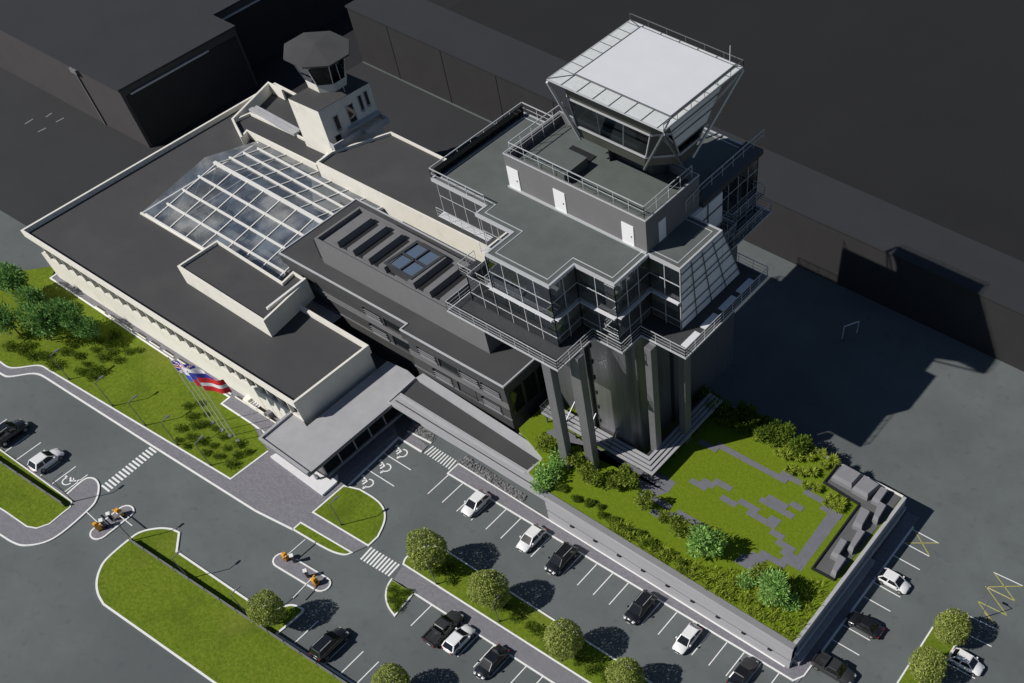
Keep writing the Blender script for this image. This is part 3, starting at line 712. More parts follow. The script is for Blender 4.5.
for k in range(7): m.box(-84.34, -84.2, 36.2 + 2.7 * k, 36.34 + 2.7 * k, .15, 3.35)
m.box(-84.34, -84.24, 36.2, 52.5, 2.2, 2.32); m.box(-84.34, -84.1, 36.2, 52.5, .15, .5); C_.part('mullion', m, 'concrete', parent=gl)
m = MB(); m.box(-91.5, -84.6, 36.9, 37.1, .15, 3.35); C_.part('glazing', m, 'window_dark')
m = MB(); m.box(-84.5, -84.34, 36.2, 52.4, 3.0, 3.36); C_.part('beam', m, 'column_grey')
for q in (P2(313, 492), P2(266, 458)): m = MB(); m.tube((q[0] - .8, q[1] + 1.6, .1), (q[0] - .8, q[1] + 1.6, 3.35), .16); C_.part('post', m, 'steel')
plat = [P2(271.5, 458.5), P2(323.5, 497), P2(338, 484), P2(346, 481), P2(396, 439), (-84.6, 50), (-92, 40)]
m = MB(); m.prism([(p[0], p[1]) for p in plat[:3]] + [(-83.4, 37.2), (-83.4, 36.0), (-92.2, 36.0)], .1, .42); C_.part('step', m, 'slab_white')
m = MB(); m.prism([(-83.9, 37.2), (-82.4, 37.2), (-82.4, 46.6), (-83.9, 46.6)], .1, .3); C_.part('landing', m, 'pale_paving')
m = MB(); a, b, c = P(317.5, 474, .5), P(321, 480, .5), P(331, 476, .5)
m.bar(P(315, 474.5, .5), P(320, 479, .5), .12); m.bar(P(320, 479, .5), P(329, 475.5, .5), .12); C_.part('mat_frame', m, 'rail_dark')

# ================================================================== PODIUM WITH ROOF GARDEN
PZ2 = 4.5
D = Thing('podium_building', (-52, 60, 0), 'low grey boarded podium building carrying a roof garden beneath the tall control tower', 'building')
xw, xe, ys, yn = P2(389.4, 402.5, 4)[0], -19.85, 47.95, 73.7
# long low part with dark roof strip (west) and the garden part (east)
yA, yB, yC = P2(401, 395, 4)[1], P2(416, 378, 4)[1], None
x_g = P2(553, 505, 4)[0]
wf = lambda x: 47.02 + (-20 - x) * .022          # face of the front wall
xm_ = -56.9
m = MB(); m.prism([(xw, 49.9), (xm_, 49.9), (xm_, wf(xm_)), (xe, wf(xe)), (xe, yn), (-66.6, yn), (-66.6, yB), (xw, yB)], 0, 3.6); D.part('wall', m, 'boards')
m = MB()    # boarded ledge along the front and the plinth below it, a dark joint between them
m.prism([(xm_, wf(xm_) - .12), (xe, wf(xe) - .12), (xe, wf(xe) + .9), (xm_, wf(xm_) + .9)], 1.75, 4.0)
m.prism([(xw, wf(xw) - .12), (xm_, wf(xm_) - .12), (xm_, wf(xm_) + 2), (xw, wf(xw) + 2)], 3.45, 4.0); D.part('ledge', m, 'boards')
m = MB(); m.prism([(xm_, wf(xm_) - .03), (xe - .1, wf(xe) - .03), (xe - .1, wf(xe) + .1), (xm_, wf(xm_) + .1)], 1.5, 1.76); D.part('joint', m, 'black')
m = MB(); m.prism([(xm_ + .1, wf(xm_) - .22), (xe, wf(xe) - .22), (xe, wf(xe) + .1), (xm_ + .1, wf(xm_) + .1)], 0.0, 1.5); D.part('plinth', m, 'boards')
m = MB(); m.prism([(xw + .4, 48.95), (xm_ - 1, 48.4), (xm_ - 1, 48.52), (xw + .4, 49.1)], 3.9, 4.012); D.part('gutter', m, 'black')
for k in range(9):
    x = -53 + 3.75 * k; m = MB(); m.box(x, x + .45, wf(x) - .34, wf(x) - .10, 1.52, 1.74); D.part('wall_light', m, 'black')
# dark felt strip and pale border beside the office block
s0, s1 = P2(401.5, 394.5, 4), P2(488.5, 445, 4)
m = MB(); a = [P2(401, 396, 4), P2(526, 471.5, 4), P2(540, 460.5, 4), P2(416, 379.5, 4)]; m.prism(a, 3.55, 3.8); D.part('roof', m, 'roof_felt')
m = MB(); b = [P2(416, 378, 4), P2(541.5, 459.5, 4), P2(548, 454, 4), P2(423, 373.5, 4)]; m.prism(b, 3.5, 4.05)
m.prism([P2(526, 471.5, 4), P2(541.5, 459.5, 4), P2(543.5, 461, 4), P2(528.5, 473, 4)], 3.5, 4.05)
m.prism([P2(389.5, 402, 4), P2(415.5, 378.5, 4), P2(413.2, 377.2, 4), P2(387.2, 400.6, 4)], 3.4, 4.1)
m.prism([P2(398.5, 397, 4), P2(524, 473.8, 4), P2(526, 471.8, 4), P2(401, 395, 4)], 3.5, 4.03)
D.part('coping', m, 'concrete')
# garden: soil sheet inside a parapet
ge = lambda x: wf(x) + .62
m = MB(); m.prism([(x_g - 1, ge(x_g - 1)), (xe - .05, ge(xe)), (xe - .05, yn - .05), (-66.5, yn - .05), (-66.5, 54.4), P2(544, 460.5, 4)[:2], P2(529.5, 474, 4)[:2]], 3.62, PZ2 - .1); gl_ = D.part('garden', m, 'podium_lawn')
m = MB(); m.prism([(x_g - 2.5, wf(x_g - 2.5) + .06), (xe, wf(xe) + .06), (xe, ge(xe)), (x_g - 2.5, ge(x_g - 2.5))], 3.5, PZ2 + .02)
D.part('parapet', m, 'unit_grey')
m = MB(); m.prism([(xe - .45, ge(xe) + .01), (xe, ge(xe) + .01), (xe, yn), (xe - .45, yn)], 3.5, PZ2 + .02)
D.part('parapet', m, 'concrete')
m = MB(); m.prism([(xe - 30, yn - .25), (xe - .46, yn - .25), (xe - .46, yn), (xe - 30, yn)], 3.5, PZ2 + .1); D.part('parapet', m, 'cream')
m = MB(); m.box(xe + .01, xe + .35, ys - .4, yn, 2.3, 3.0); D.part('band', m, 'boards')
m = MB(); m.box(xe + .01, xe + .8, ys - .2, yn - 8, .0, .9); D.part('plinth', m, 'boards')
# stepping-stone paths through the roof lawn
def gp(*pts): return [P2(*p, PZ2) for p in pts]
m = MB(); zl = [PZ2 - .088]
def paver(x, y, l, w=.85):
    zl[0] += .0011; m.sheet([(x - l / 2, y - w / 2), (x + l / 2, y - w / 2), (x + l / 2, y + w / 2), (x - l / 2, y + w / 2)], zl[0])
random.seed(77)
def paver_run(pts, l, skip=0.0, jit=.35):
    q = [Vector(P2(*p, PZ2)) for p in pts]
    for a, b in zip(q, q[1:]):
        n = max(1, round(max(abs((b - a).y) / .85, abs((b - a).x) / (l * .72))))
        for k in range(n):
            if random.random() < skip: continue
            c = a.lerp(b, (k + .5) / n); paver(c.x + random.uniform(-jit, jit), round(c.y / .85) * .85, l * random.uniform(.8, 1.25))
paver_run(((692, 482), (705, 489)), 1.7); paver_run(((700, 482), (742, 491)), 2.2, .1); paver_run(((727, 497), (757, 511)), 2.0)
paver_run(((750, 508), (764, 520), (788, 548), (792, 562)), 2.3); paver_run(((762, 503), (790, 516)), 1.9, .15); paver_run(((768, 498), (800, 508)), 1.8, .25); paver_run(((775, 520), (790, 514)), 1.5)
paver_run(((738, 566), (770, 557), (797, 566)), 2.3, 0); paver_run(((655, 512), (690, 520), (706, 524)), 2.3); paver_run(((655, 494), (664, 510)), 2.4)
m.sheet(gp((829, 511), (841, 517), (801, 571), (791, 564)), PZ2 - .0885)
D.part('stepping_path', m, 'pale_paving'); m = MB(); paver_run(((700, 441), (733, 450), (762, 467), (797, 482), (836, 514)), 2.5, 0, .25)
D.part('stepping_path', m, 'pale_paving')
m = MB(); m.sheet(gp((640, 500), (668, 492), (676, 482), (655, 470), (600, 448), (560, 440), (545, 432), (560, 425), (640, 480)), PZ2 - .092); D.part('tower_apron', m, 'pale_paving')

# sunken plant yard with its vent hoods
yard = gp((837.5, 463.5), (902, 496), (838, 583), (811, 569))
yard = gp((839, 462.5), (823, 483), (858, 505), (811, 569), (834, 581), (902, 496.5))
m = MB(); m.sheet(yard, PZ2 - .02); D.part('plant_yard', m, 'unit_floor')
m = MB(); yo = yard
wall_run(m, [yo[2], yo[3], yo[4]], PZ2 - .05, PZ2 + .25, .2); wall_run(m, [yo[0], yo[1], yo[2]], PZ2 - .05, PZ2 + .25, .2); D.part('yard_kerb', m, 'black')
def hood(poly, h, lab, fx=.35, fy=.12):
    pts = [P2(*p, PZ2 + h * .75) for p in poly]
    c = Vector((sum(p[0] for p in pts) / 4, sum(p[1] for p in pts) / 4))
    t = Thing('vent_hood', (c.x, c.y, PZ2), lab, 'vent hood', 'vent hoods in the roof plant yard')
    top = [tuple(Vector(p) + (c - Vector(p)) * .16) for p in pts]
    h *= .85
    m = MB(); m.prism(pts, PZ2 - .015, PZ2 + h * .5); m.prism(pts, PZ2 + h * .5, PZ2 + h, top=top); t.part('casing', m, 'unit_grey')
    a, b = Vector(pts[1]), Vector(pts[2]); dd = (b - a).normalized(); nn = Vector((dd.y, -dd.x))
    if nn.dot(c - a) > 0: nn = -nn
    m = MB(); m.prism([a + dd * .2 + nn * .03, b - dd * .2 + nn * .03, b - dd * .2 + nn * .1, a + dd * .2 + nn * .1], PZ2 + .25, PZ2 + h * .58); t.part('louvre', m, 'black')
    return t
hood(((832, 475), (852, 486), (863, 474), (843, 463)), 1.3, 'widest vent hood at the far left corner of the roof plant yard')
hood(((852, 487), (868, 496), (881, 485), (864, 474)), 1.3, 'second wide vent hood in the back row of the roof plant yard')
hood(((872, 498), (880, 502), (889, 489), (881, 486)), 1.3, 'narrow vent hood at the right end of the back row')
hood(((853, 523), (862, 527), (871, 511), (861, 506)), 1.35, 'vent hood standing alone near the upper bend of the plant yard')
hood(((873, 517), (878, 520), (887, 505), (879, 500)), 1.35, 'vent hood beside the narrow one, against the right parapet')
hood(((848, 547), (853, 550), (866, 531), (859, 527)), 1.35, 'vent hood halfway along the right parapet of the plant yard')
hood(((831, 553), (838, 557), (848, 541), (841, 537)), 1.35, 'vent hood on the inner side near the lower end of the yard')
hood(((831, 571), (836, 574), (847, 558), (839, 553)), 1.35, 'lowest vent hood, at the bottom corner of the roof plant yard')

# ================================================================== TALL CONTROL TOWER
ZG, ZRG, ZRF, ZCAB = PZ2, 22.0, 29.6, 42.0
TW = Thing('control_tower', (-57, 66, ZG), 'tall grey control tower with glazed cross shaped floors and a white square cab roof', 'tower')
def q2(z, *pts): return [P2(*p, z) for p in pts]
# roof plan (metres), measured off the eaves and squared up
xs_ = dict(W=P2(430.4, 178, ZRF)[0], n1=P2(486, 204.4, ZRF)[0], n3=P2(511.5, 232, ZRF)[0], a=P2(548.7, 286.5, ZRF)[0], c=P2(615, 284, ZRF)[0], e=P2(680.6, 269, ZRF)[0], i=P2(752, 148, ZRF)[0])
ys_ = dict(SW=P2(430.4, 178, ZRF)[1], n2=P2(474, 213, ZRF)[1], a=P2(548.7, 286.5, ZRF)[1], b=P2(574.5, 264.8, ZRF)[1], d=P2(648.7, 254.5, ZRF)[1], f=P2(722.5, 230, ZRF)[1], h=P2(721, 189, ZRF)[1], i=P2(752, 148, ZRF)[1], N=P2(523.7, 111.5, ZRF)[1])
X, Y = xs_, ys_
deck = [(X['W'], Y['SW']), (X['n1'], Y['SW']), (X['n1'], Y['n2']), (X['n3'], Y['n2']), (X['n3'], Y['a']), (X['a'], Y['a']), (X['a'], Y['b']), (X['c'], Y['b']), (X['c'], Y['d']), (X['e'], Y['d']), (X['e'], Y['f']), (X['c'], Y['f']), (X['c'], Y['h'] + .2), (X['i'] + .9, Y['h'] + .2), (X['i'] + .9, Y['i']), (X['n3'], Y['i']), (X['n3'], Y['N']), (X['W'], Y['N'])]
# floor ring, 2.3 m wider than the glass line
core = [(X['W'] + 1.0, Y['SW'] + 1.2), (X['n1'], Y['SW'] + .6)] + deck[2:]
rg = q2(ZRG, (456, 304), (559.5, 371), (592, 336), (622, 352.5), (641, 334.5), (686, 358), (767, 276))
ra_y, rb_y, rc_y, = rg[1][1], (rg[2][1] + rg[3][1]) / 2, (rg[4][1] + rg[5][1]) / 2
ra_x, rc_x, re_x = (rg[1][0] + rg[2][0]) / 2, (rg[3][0] + rg[4][0]) / 2, (rg[5][0] + rg[6][0]) / 2
rN, rw = rg[6][1], rg[0][0]
ring = [(rw, ra_y), (ra_x, ra_y), (ra_x, rb_y), (rc_x, rb_y), (rc_x, rc_y), (re_x, rc_y), (re_x, rN), (rc_x, rN), (rc_x, Y['i'] + 1.5), (X['n1'] - 1, Y['i'] + 1.5), (X['n1'] - 1, rb_y), (rw, rb_y)]
m = MB(); m.prism(ring, ZRG - .22, ZRG); rd = TW.part('ring_deck', m, 'dark_panel')
m = MB(); m.walls(offset(ring, -.10), ZRG - .16, ZRG + .02, .12); TW.part('deck_edge', m, 'rail', parent=rd)
m = railing(ring, ZRG, 1.15, 1.9, (.3, .65), .055, closed=True); TW.part('ring_railing', m, 'rail')
# shaft: two stepped boxes of brushed panels with recesses
sx1, sy0 = P2(630, 351, ZRG)[0] - .9, P2(630, 351, ZRG)[1] + .9
sx1, sy0 = -51.6, 59.3
m = MB()
m.prism([(-60.6, sy0), (-57.7, sy0), (-57.7, sy0 + .75), (-56.7, sy0 + .75), (-56.7, sy0), (sx1, sy0), (sx1, sy0 + .9), (sx1 + .8, sy0 + .9), (sx1 + .8, 66.4), (sx1 - .3, 66.4), (sx1 - .3, 67.2), (sx1 + .8, 67.2), (sx1 + .8, 80.5), (-66, 80.5), (-66, 61.2), (-60.6, 61.2)], ZG - .1, ZRG - .21)
sh = TW.part('shaft', m, 'brushed')
m = MB(); m.box(-57.68, -56.72, sy0 + .5, sy0 + .7, ZG, ZRG - .5); TW.part('recess', m, 'olive_panel', parent=sh)
m = MB(); m.box(-61.6, -60.62, 60.3, 61.18, ZG, ZRG - .5); TW.part('recess', m, 'black', parent=sh)
for k in range(6): m = MB(); m.box(-56.68, -56.5, sy0 - .14, sy0 - .01, ZG + 3 + 2.3 * k, ZG + 3.5 + 2.3 * k); TW.part('bracket', m, 'black', parent=sh)
# free columns around the shaft
for (cx, cy), wx, wy in (((-57.6, 53.4), 1.25, 1.05), ((-54.9, 55.1), 1.35, 1.1), ((-49.2, 60.9), .95, 1.1), ((-47.9, 65.4), 1.0, 1.2)):
    m = MB(); m.prism([(cx - wx / 2, cy - wy / 2), (cx + wx / 2, cy - wy / 2), (cx + wx / 2, cy + wy / 2), (cx - wx / 2, cy + wy / 2)], ZG - .1, ZRG - .21); TW.part('column', m, 'column_grey', bevel=.06)
# raised gallery round the foot of the shaft
z5 = 6.1
o5 = [(-64.6, 57.0), (-46.95, 57.0), (-46.95, 72.4), (-49.9, 72.4), (-49.9, 59.0), (-64.6, 59.0)]
m = MB()
for k in range(4):
    d = .55 * k
    m.prism([(-64.6, 57.0 + d), (-46.95 - d, 57.0 + d), (-46.95 - d, 72.4), (-46.95 - d - .38, 72.4), (-46.95 - d - .38, 57.0 + d + .38), (-64.6, 57.0 + d + .38)], z5 - .1 + .07 * k, z5 + .06 + .07 * k)
gal = TW.part('foot_gallery', m, 'canopy_concrete')
m = MB(); m.prism([(-64.5, 57.2), (-47.2, 57.2), (-47.2, 72.2), (-49.6, 72.2), (-49.6, 59.0), (-64.5, 59.0)], z5 - .5, z5 - .12); TW.part('gallery_frame', m, 'dark_panel', parent=gal)
for p in ((-64.2, 57.4), (-59.5, 57.4), (-54.5, 57.4), (-47.4, 57.4), (-47.4, 62.5), (-47.4, 67.5), (-47.4, 72)): m = MB(); m.bar((*p, ZG - .1), (*p, z5 - .4), .16); TW.part('gallery_post', m, 'rail_dark', parent=gal)
for p, q in (((-57.5, 57.4), (-57.5, 59.6)), ((-54.0, 57.4), (-54.0, 59.6)), ((-61, 57.4), (-61, 60))): m = MB(); m.bar((*p, z5 + .1), (*q, z5 + 2.0), .12); TW.part('gallery_strut', m, 'rail_dark', parent=gal)
m = railing([(-64.6, 59.0), (-64.6, 57.0), (-60.5, 57.0)], z5 + .1, 1.0, 1.2, (.3, .6), .04); TW.part('gallery_railing', m, 'rail_dark', parent=gal)

# glazed floors: slabs, glass skin with mullions, white louvred sun shelves at mid height
ZMID = ZRG + (ZRF - ZRG) * .48
inner = offset(deck, .35)
m = MB(); m.prism(offset([(X['n3'], Y['a']), (X['a'], Y['a']), (X['a'], Y['b']), (X['c'], Y['b']), (X['c'], Y['d']), (X['e'], Y['d']), (X['e'], Y['f']), (X['c'], Y['f']), (X['c'], Y['h']), (X['n3'], Y['h'])], .3), ZRG + .01, ZRG + .12); TW.part('floor', m, 'inner_wall')
m = MB(); m.prism(offset([(X['n3'], Y['a']), (X['a'], Y['a']), (X['a'], Y['b']), (X['c'], Y['b']), (X['c'], Y['d']), (X['e'], Y['d']), (X['e'], Y['f']), (X['c'], Y['f']), (X['c'], Y['h']), (X['n3'], Y['h'])], .3), ZMID - .25, ZMID); TW.part('floor', m, 'inner_wall')
m = MB(); m.prism([(X['n3'] + .8, Y['a'] + 2.8), (X['a'] - 1.6, Y['a'] + 2.8), (X['a'] - 1.6, Y['b'] + 2.2), (X['c'] - 2.0, Y['b'] + 2.2), (X['c'] - 2.0, Y['d'] + 2.2), (X['e'] - 1.2, Y['d'] + 2.2), (X['e'] - 1.2, Y['f'] - 1), (X['c'] - 1.5, Y['f'] - 1), (X['c'] - 1.5, Y['h'] - 1), (X['n3'] + .8, Y['h'] - 1)], ZRG + .12, ZRF - .5); TW.part('core_wall', m, 'inner_wall')
fr = deck
glz = MB(); mul = MB()
n = len(fr)
def skin():
    global glz, mul
    if glz.v:
        gz = TW.part('glazing', glz, 'glass_dark'); TW.part('mullion', mul, 'rail', parent=gz)
    glz = MB(); mul = MB()
for i in range(n):
    a, b = Vector(fr[i]), Vector(fr[(i + 1) % n]); L = (b - a).length; k = max(1, round(L / 2.2))
    if i in (0, 1, 2, 9, 16, 17):
        skin(); continue
    zl_ = ZMID - .2 if i in (0, 1, 2, 16, 17) else ZRG + .1
    glz.quad((*a, zl_), (*b, zl_), (*b, ZRF - .35), (*a, ZRF - .35))
    for j in range(k + 1):
        p = a.lerp(b, j / k); mul.bar((*p, zl_), (*p, ZRF - .3), .08)
    for z in (ZRG + 1.2, ZMID - .1, ZMID + 1.9):
        if z > zl_ - .1: mul.bar((*a, z), (*b, z), .07)
skin()
# the lower storey reaches further west than the upper one
lx = rw + 1.3; m = MB(); mm_ = MB()
for a, b in (((lx, Y['a'] + 4.5), (lx, Y['a'])), ((lx, Y['a']), (X['n3'] - .05, Y['a']))):
    m.quad((*a, ZRG + .1), (*b, ZRG + .1), (*b, ZMID - .3), (*a, ZMID - .3)); a, b = Vector(a), Vector(b); k = max(1, round((b - a).length / 2.2))
    for j in range(k + 1): p = a.lerp(b, j / k); mm_.bar((*p, ZRG + .1), (*p, ZMID - .28), .08)
    for z in (ZRG + 1.2, ZMID - .3): mm_.bar((*a, z), (*b, z), .07)
lg_ = TW.part('glazing', m, 'glass_dark'); TW.part('mullion', mm_, 'rail', parent=lg_)
m = MB(); m.prism([(lx + .1, Y['a'] + .1), (X['n3'] + .2, Y['a'] + .1), (X['n3'] + .2, Y['a'] + 4.5), (lx + .1, Y['a'] + 4.5)], ZRG + .01, ZRG + .11); TW.part('floor', m, 'unit_grey')
# east face: slanting screen of pale panels in a dark frame
e0, e1 = Vector(fr[9]), Vector(fr[10]); bot1 = Vector((X['e'], P2(740, 274, ZRG)[1])); 
m = MB()
m.add([(e0.x + .02, e0.y, ZRG + .1), (bot1.x + .02, bot1.y, ZRG + .1), (e1.x + .02, e1.y, ZRF - .3), (e0.x + .02, e0.y, ZRF - .3), (e0.x - .1, e0.y, ZRG + .1), (bot1.x - .1, bot1.y, ZRG + .1), (e1.x - .1, e1.y, ZRF - .3), (e0.x - .1, e0.y, ZRF - .3)],
      [(0, 1, 2, 3), (7, 6, 5, 4), (0, 4, 5, 1), (1, 5, 6, 2), (2, 6, 7, 3), (3, 7, 4, 0)])
sc = TW.part('screen', m, 'pale_panel')
m = MB()
for t in (0, .25, .5, .75, 1): m.bar((e0.x + .1, e0.y + t * (bot1.y - e0.y), ZRG + .1), (e0.x + .1, e0.y + t * (e1.y - e0.y), ZRF - .3), .08)
for t in (.14, .3, .52, .62, .8, .95): m.bar((e0.x + .1, e0.y, ZRG + .1 + t * 7.2), (e0.x + .1, bot1.y + t * (e1.y - bot1.y), ZRG + .1 + t * 7.2), .07)
TW.part('screen_frame', m, 'rail_dark', parent=sc)
for k in range(4): m = MB(); m.box(re_x - 1.5, re_x - .75, rc_y + 1.2 + 3.6 * k, rc_y + 3.9 + 3.6 * k, ZRG + .02, ZRG + .12); TW.part('deck_light', m, 'cab_white')
# second, smaller screen on the back bay
s0, s1, s2, s3 = (X['c'] + .05, Y['f'] + .2), (X['c'] + .05, Y['h'] + .2), 0, 0
m = MB(); m.box(X['c'] + .02, X['c'] + .12, Y['f'] + .1, Y['h'] + .1, ZMID + .2, ZRF - .3); sc2 = TW.part('screen', m, 'pale_panel')
m = MB(); m.bar((X['c'] + .2, Y['f'], ZRF - 1.6), (X['c'] + .2, Y['h'], ZRF - 1.6), .1); m.bar((X['c'] + .2, (Y['f'] + Y['h']) / 2, ZMID), (X['c'] + .2, (Y['f'] + Y['h']) / 2, ZRF - .2), .1); TW.part('screen_frame', m, 'rail_dark', parent=sc2)
# sun shelves
def shelf(a, b, out, w):
    m = MB(); a, b = Vector(a), Vector(b); o = Vector(out)
    for k in range(4):
        t0 = .14 + w * k / 4
        m.bar((*(a + o * t0), ZMID + .05), (*(b + o * t0), ZMID + .05), w / 6.5, .07)
    L = (b - a).length; k = max(1, round(L / 2.2))
    for j in range(k + 1): p = a.lerp(b, j / k); m.bar((*p, ZMID), (*(p + o * (w + .1)), ZMID), .06, .06)
    TW.part('sun_shelf', m, 'cab_white')
shelf(fr[4], fr[5], (0, -1), .5); shelf(fr[6], fr[7], (0, -1), .5); shelf(fr[8], fr[9], (0, -1), .5); shelf(fr[5], fr[6], (1, 0), .45); shelf(fr[7], fr[8], (1, 0), .45)
random.seed(9)
for (bx, by, zz) in ((X['n3'] + 1.2, Y['a'] + 1.3, ZMID), (X['n3'] + 2.6, Y['a'] + 1.0, ZMID), (X['a'] - .9, Y['a'] + .9, ZRG + .12), (X['c'] - 1.0, Y['b'] + 1.0, ZMID)):
    m = MB(); m.tube((bx, by, zz), (bx, by, zz + .5), .28, .34, 10); pot = TW.part('plant_pot', m, 'cab_white')
    m = MB()
    for k in range(60):
        u = rnd_unit() if 'rnd_unit' in globals() else Vector((random.uniform(-1, 1), random.uniform(-1, 1), random.uniform(0, 1))).normalized()
        c = Vector((bx, by, zz + 1.0)) + Vector(u) * random.uniform(.1, .75); s_ = Vector((random.uniform(-1, 1), random.uniform(-1, 1), random.uniform(-1, 1))).normalized()
        d_v = (Vector(u) + Vector((0, 0, .4))).normalized(); sd = d_v.cross(s_).normalized() * .09; m.add([c, c + d_v * .25 + sd, c + d_v * .5, c + d_v * .25 - sd], [(0, 1, 2, 3)])
    TW.part('plant', m, 'leaf_fresh', parent=pot)
for (bx, by, zz) in ((X['n3'] + 4.2, Y['a'] + 1.6, ZMID), (X['n3'] + 3.0, Y['a'] + 2.2, ZRG + .12), (X['n3'] + 6.2, Y['a'] + 1.8, ZRG + .12)):
    m = MB(); m.box(bx - .8, bx + .8, by - .4, by + .4, zz + .7, zz + .76); m.box(bx - .7, bx - .6, by - .3, by + .3, zz, zz + .7); m.box(bx + .6, bx + .7, by - .3, by + .3, zz, zz + .7); TW.part('table', m, 'door_white')
# lower balconies on the west side
def gallery(a, b, out, z, w):
    a, b, o = Vector(a), Vector(b), Vector(out); L = (b - a).length; k = max(1, round(L / 1.9))
    m = MB()
    for j in range(5): t0 = .1 + w * j / 5; m.bar((*(a + o * t0), z), (*(b + o * t0), z), w / 8, .06)
    for j in range(k + 1): p = a.lerp(b, j / k); m.bar((*p, z - .06), (*(p + o * w), z - .06), .07, .06)
    g = TW.part('gallery', m, 'cab_white')
    m = MB()
    for j in range(k + 1): p = a.lerp(b, j / k); m.bar((*p, z - .06), (*p, ZRF - .3), .06)
    m.bar((*a, z + 1.9), (*b, z + 1.9), .05); TW.part('hanger', m, 'rail', parent=g)
    TW.part('gallery_railing', railing([tuple(a + o * w), tuple(b + o * w)], z, 1.05, 1.9, (.35, .7), .045), 'rail', parent=g)
gallery((X['W'] + .3, Y['SW'] + .4), (X['n1'] - .2, Y['SW'] + .4), (0, -1), ZMID, 1.0)
gallery((X['n1'] + .3, Y['n2'] + .4), (X['n3'] - .2, Y['n2'] + .4), (0, -1), ZMID, 1.0)
gallery((X['n3'] + .1, Y['n2'] + .1), (X['n3'] + .1, Y['a'] - .2), (-1, 0), ZMID - .02, .8)
m = MB(); m.prism([(X['W'] + .6, Y['SW'] + .9), (X['n1'] + .1, Y['SW'] + .9), (X['n1'] + .1, Y['n2'] + .9), (X['n3'] + .3, Y['n2'] + .9), (X['n3'] + .3, Y['N'] - 1), (X['W'] + .6, Y['N'] - 1)], ZRF - 1.1, ZRF - .4); TW.part('underside', m, 'dark_panel')
TW.part('balcony_railing', railing([(X['n1'] - 1.0, Y['n2'] - .5), (X['n1'] - 1.0, Y['n2'] - 3.2), (X['n3'] - .6, Y['n2'] - 3.2), (X['n3'] - .6, Y['a'] + .2)], ZRG + 2.0, 1.1, 1.3, (.3, .6), .05), 'rail')
m = MB(); m.prism([(X['n1'] - 1.0, Y['n2'] - .5), (X['n1'] - 1.0, Y['n2'] - 3.2), (X['n3'] - .6, Y['n2'] - 3.2), (X['n3'] - .6, Y['n2'] - .5)], ZRG + 1.9, ZRG + 1.98); TW.part('grating', m, 'dark_panel')
# outrigger walkways on the east side
for x0_, x1_, y0_, y1_, z_ in ((X['c'] + .3, X['c'] + 2.2, Y['f'] + .6, Y['h'], ZMID - .3), (X['i'] + 1.1, X['i'] + 2.6, Y['h'] + .6, Y['i'] - 1, ZMID), (X['i'] + 1.1, X['i'] + 2.6, Y['h'] + .6, Y['i'] - 1, ZRG + 1.0)):
    m = MB()
    for j in range(4): xx = x0_ + (x1_ - x0_) * (j + .5) / 4; m.bar((xx, y0_, z_), (xx, y1_, z_), .22, .06)
    for yy in (y0_, (y0_ + y1_) / 2, y1_): m.bar((x0_ - .3, yy, z_ - .07), (x1_, yy, z_ - .07), .09)
    wk_ = TW.part('walkway', m, 'rail_dark')
    TW.part('walkway_railing', railing([(x0_, y0_), (x1_, y0_), (x1_, y1_), (x0_, y1_)], z_, 1.1, 1.5, (.35, .7), .05), 'rail', parent=wk_)
# roof deck with its pale eaves line
m = MB(); m.prism(offset(deck, .12), ZRF - .3, ZRF - .06); TW.part('roof_deck', m, 'deck_green')
m = MB(); m.walls(deck, ZRF - .36, ZRF, .22); ev = TW.part('eaves', m, 'rail')
m = MB(); m.walls(offset(deck, .75), ZRF - .07, ZRF - .02, .10); TW.part('gutter_line', m, 'rail', parent=ev)
m = railing([(X['n1'], Y['SW'] + .1), (X['W'] + .1, Y['SW'] + .1), (X['W'] + .1, Y['N'] - .1), (X['n3'], Y['N'] - .1), (X['n3'], Y['i'])], ZRF - .05, 1.1, 2.2, (.5,), .07); TW.part('roof_railing', m, 'rail')
m = MB(); m.box(X['W'] + .3, X['W'] + .42, Y['SW'] + .5, Y['N'] - .4, ZRF - .06, ZRF + .9); TW.part('railing_panel', m, 'glass_cab')
# penthouse
ZP = 33.1
pp = [P2(514, 182, ZRF), P2(640.5, 259, ZRF)]
px0, px1, py0 = pp[0][0], pp[1][0], (pp[0][1] + pp[1][1]) / 2 + .2
py1 = P2(702, 176, ZP)[1]
pl = [(px0, py0), (px1, py0), (px1, py1), (px0, py1)]
m = MB(); m.prism(pl, ZRF - .1, ZP - .95); m.walls(pl, ZP - .95, ZP, .3); ph = TW.part('penthouse', m, 'plaster_grey')
m = MB(); m.prism(offset(pl, .31), ZP - .96, ZP - .9); TW.part('penthouse_roof', m, 'deck_green', parent=ph)
m = MB(); m.walls(offset(pl, -.03), ZP - .08, ZP + .03, .1); TW.part('coping', m, 'rail', parent=ph)
m = MB(); m.box(px0, px1, py0 - .25, py0 - .02, ZRF - .06, ZRF + .12); TW.part('skirting', m, 'rail', parent=ph)
for a, b in ((514, 527), (555.5, 570), (617, 633)):
    yb_ = 182 + (a - 514) * .609
    u0, u1 = P2(a + .8, yb_ + 1.0, ZRF)[0], P2(b + 2.2, yb_ + 8.4, ZRF)[0]
    m = MB(); m.box(u0, u0 + 1.55, py0 - .08, py0 + .02, ZRF + .02, ZRF + 2.25); dr = TW.part('door', m, 'door_white')
    m = MB(); m.box(u0 + 1.2, u0 + 1.3, py0 - .14, py0 - .08, ZRF + 1.0, ZRF + 1.14); TW.part('door_handle', m, 'rail_dark', parent=dr)
m = MB(); m.box(px1 - .02, px1 + .06, py0 + 2.1, py0 + 3.3, ZRF + .02, ZRF + 2.2); TW.part('door', m, 'door_white')
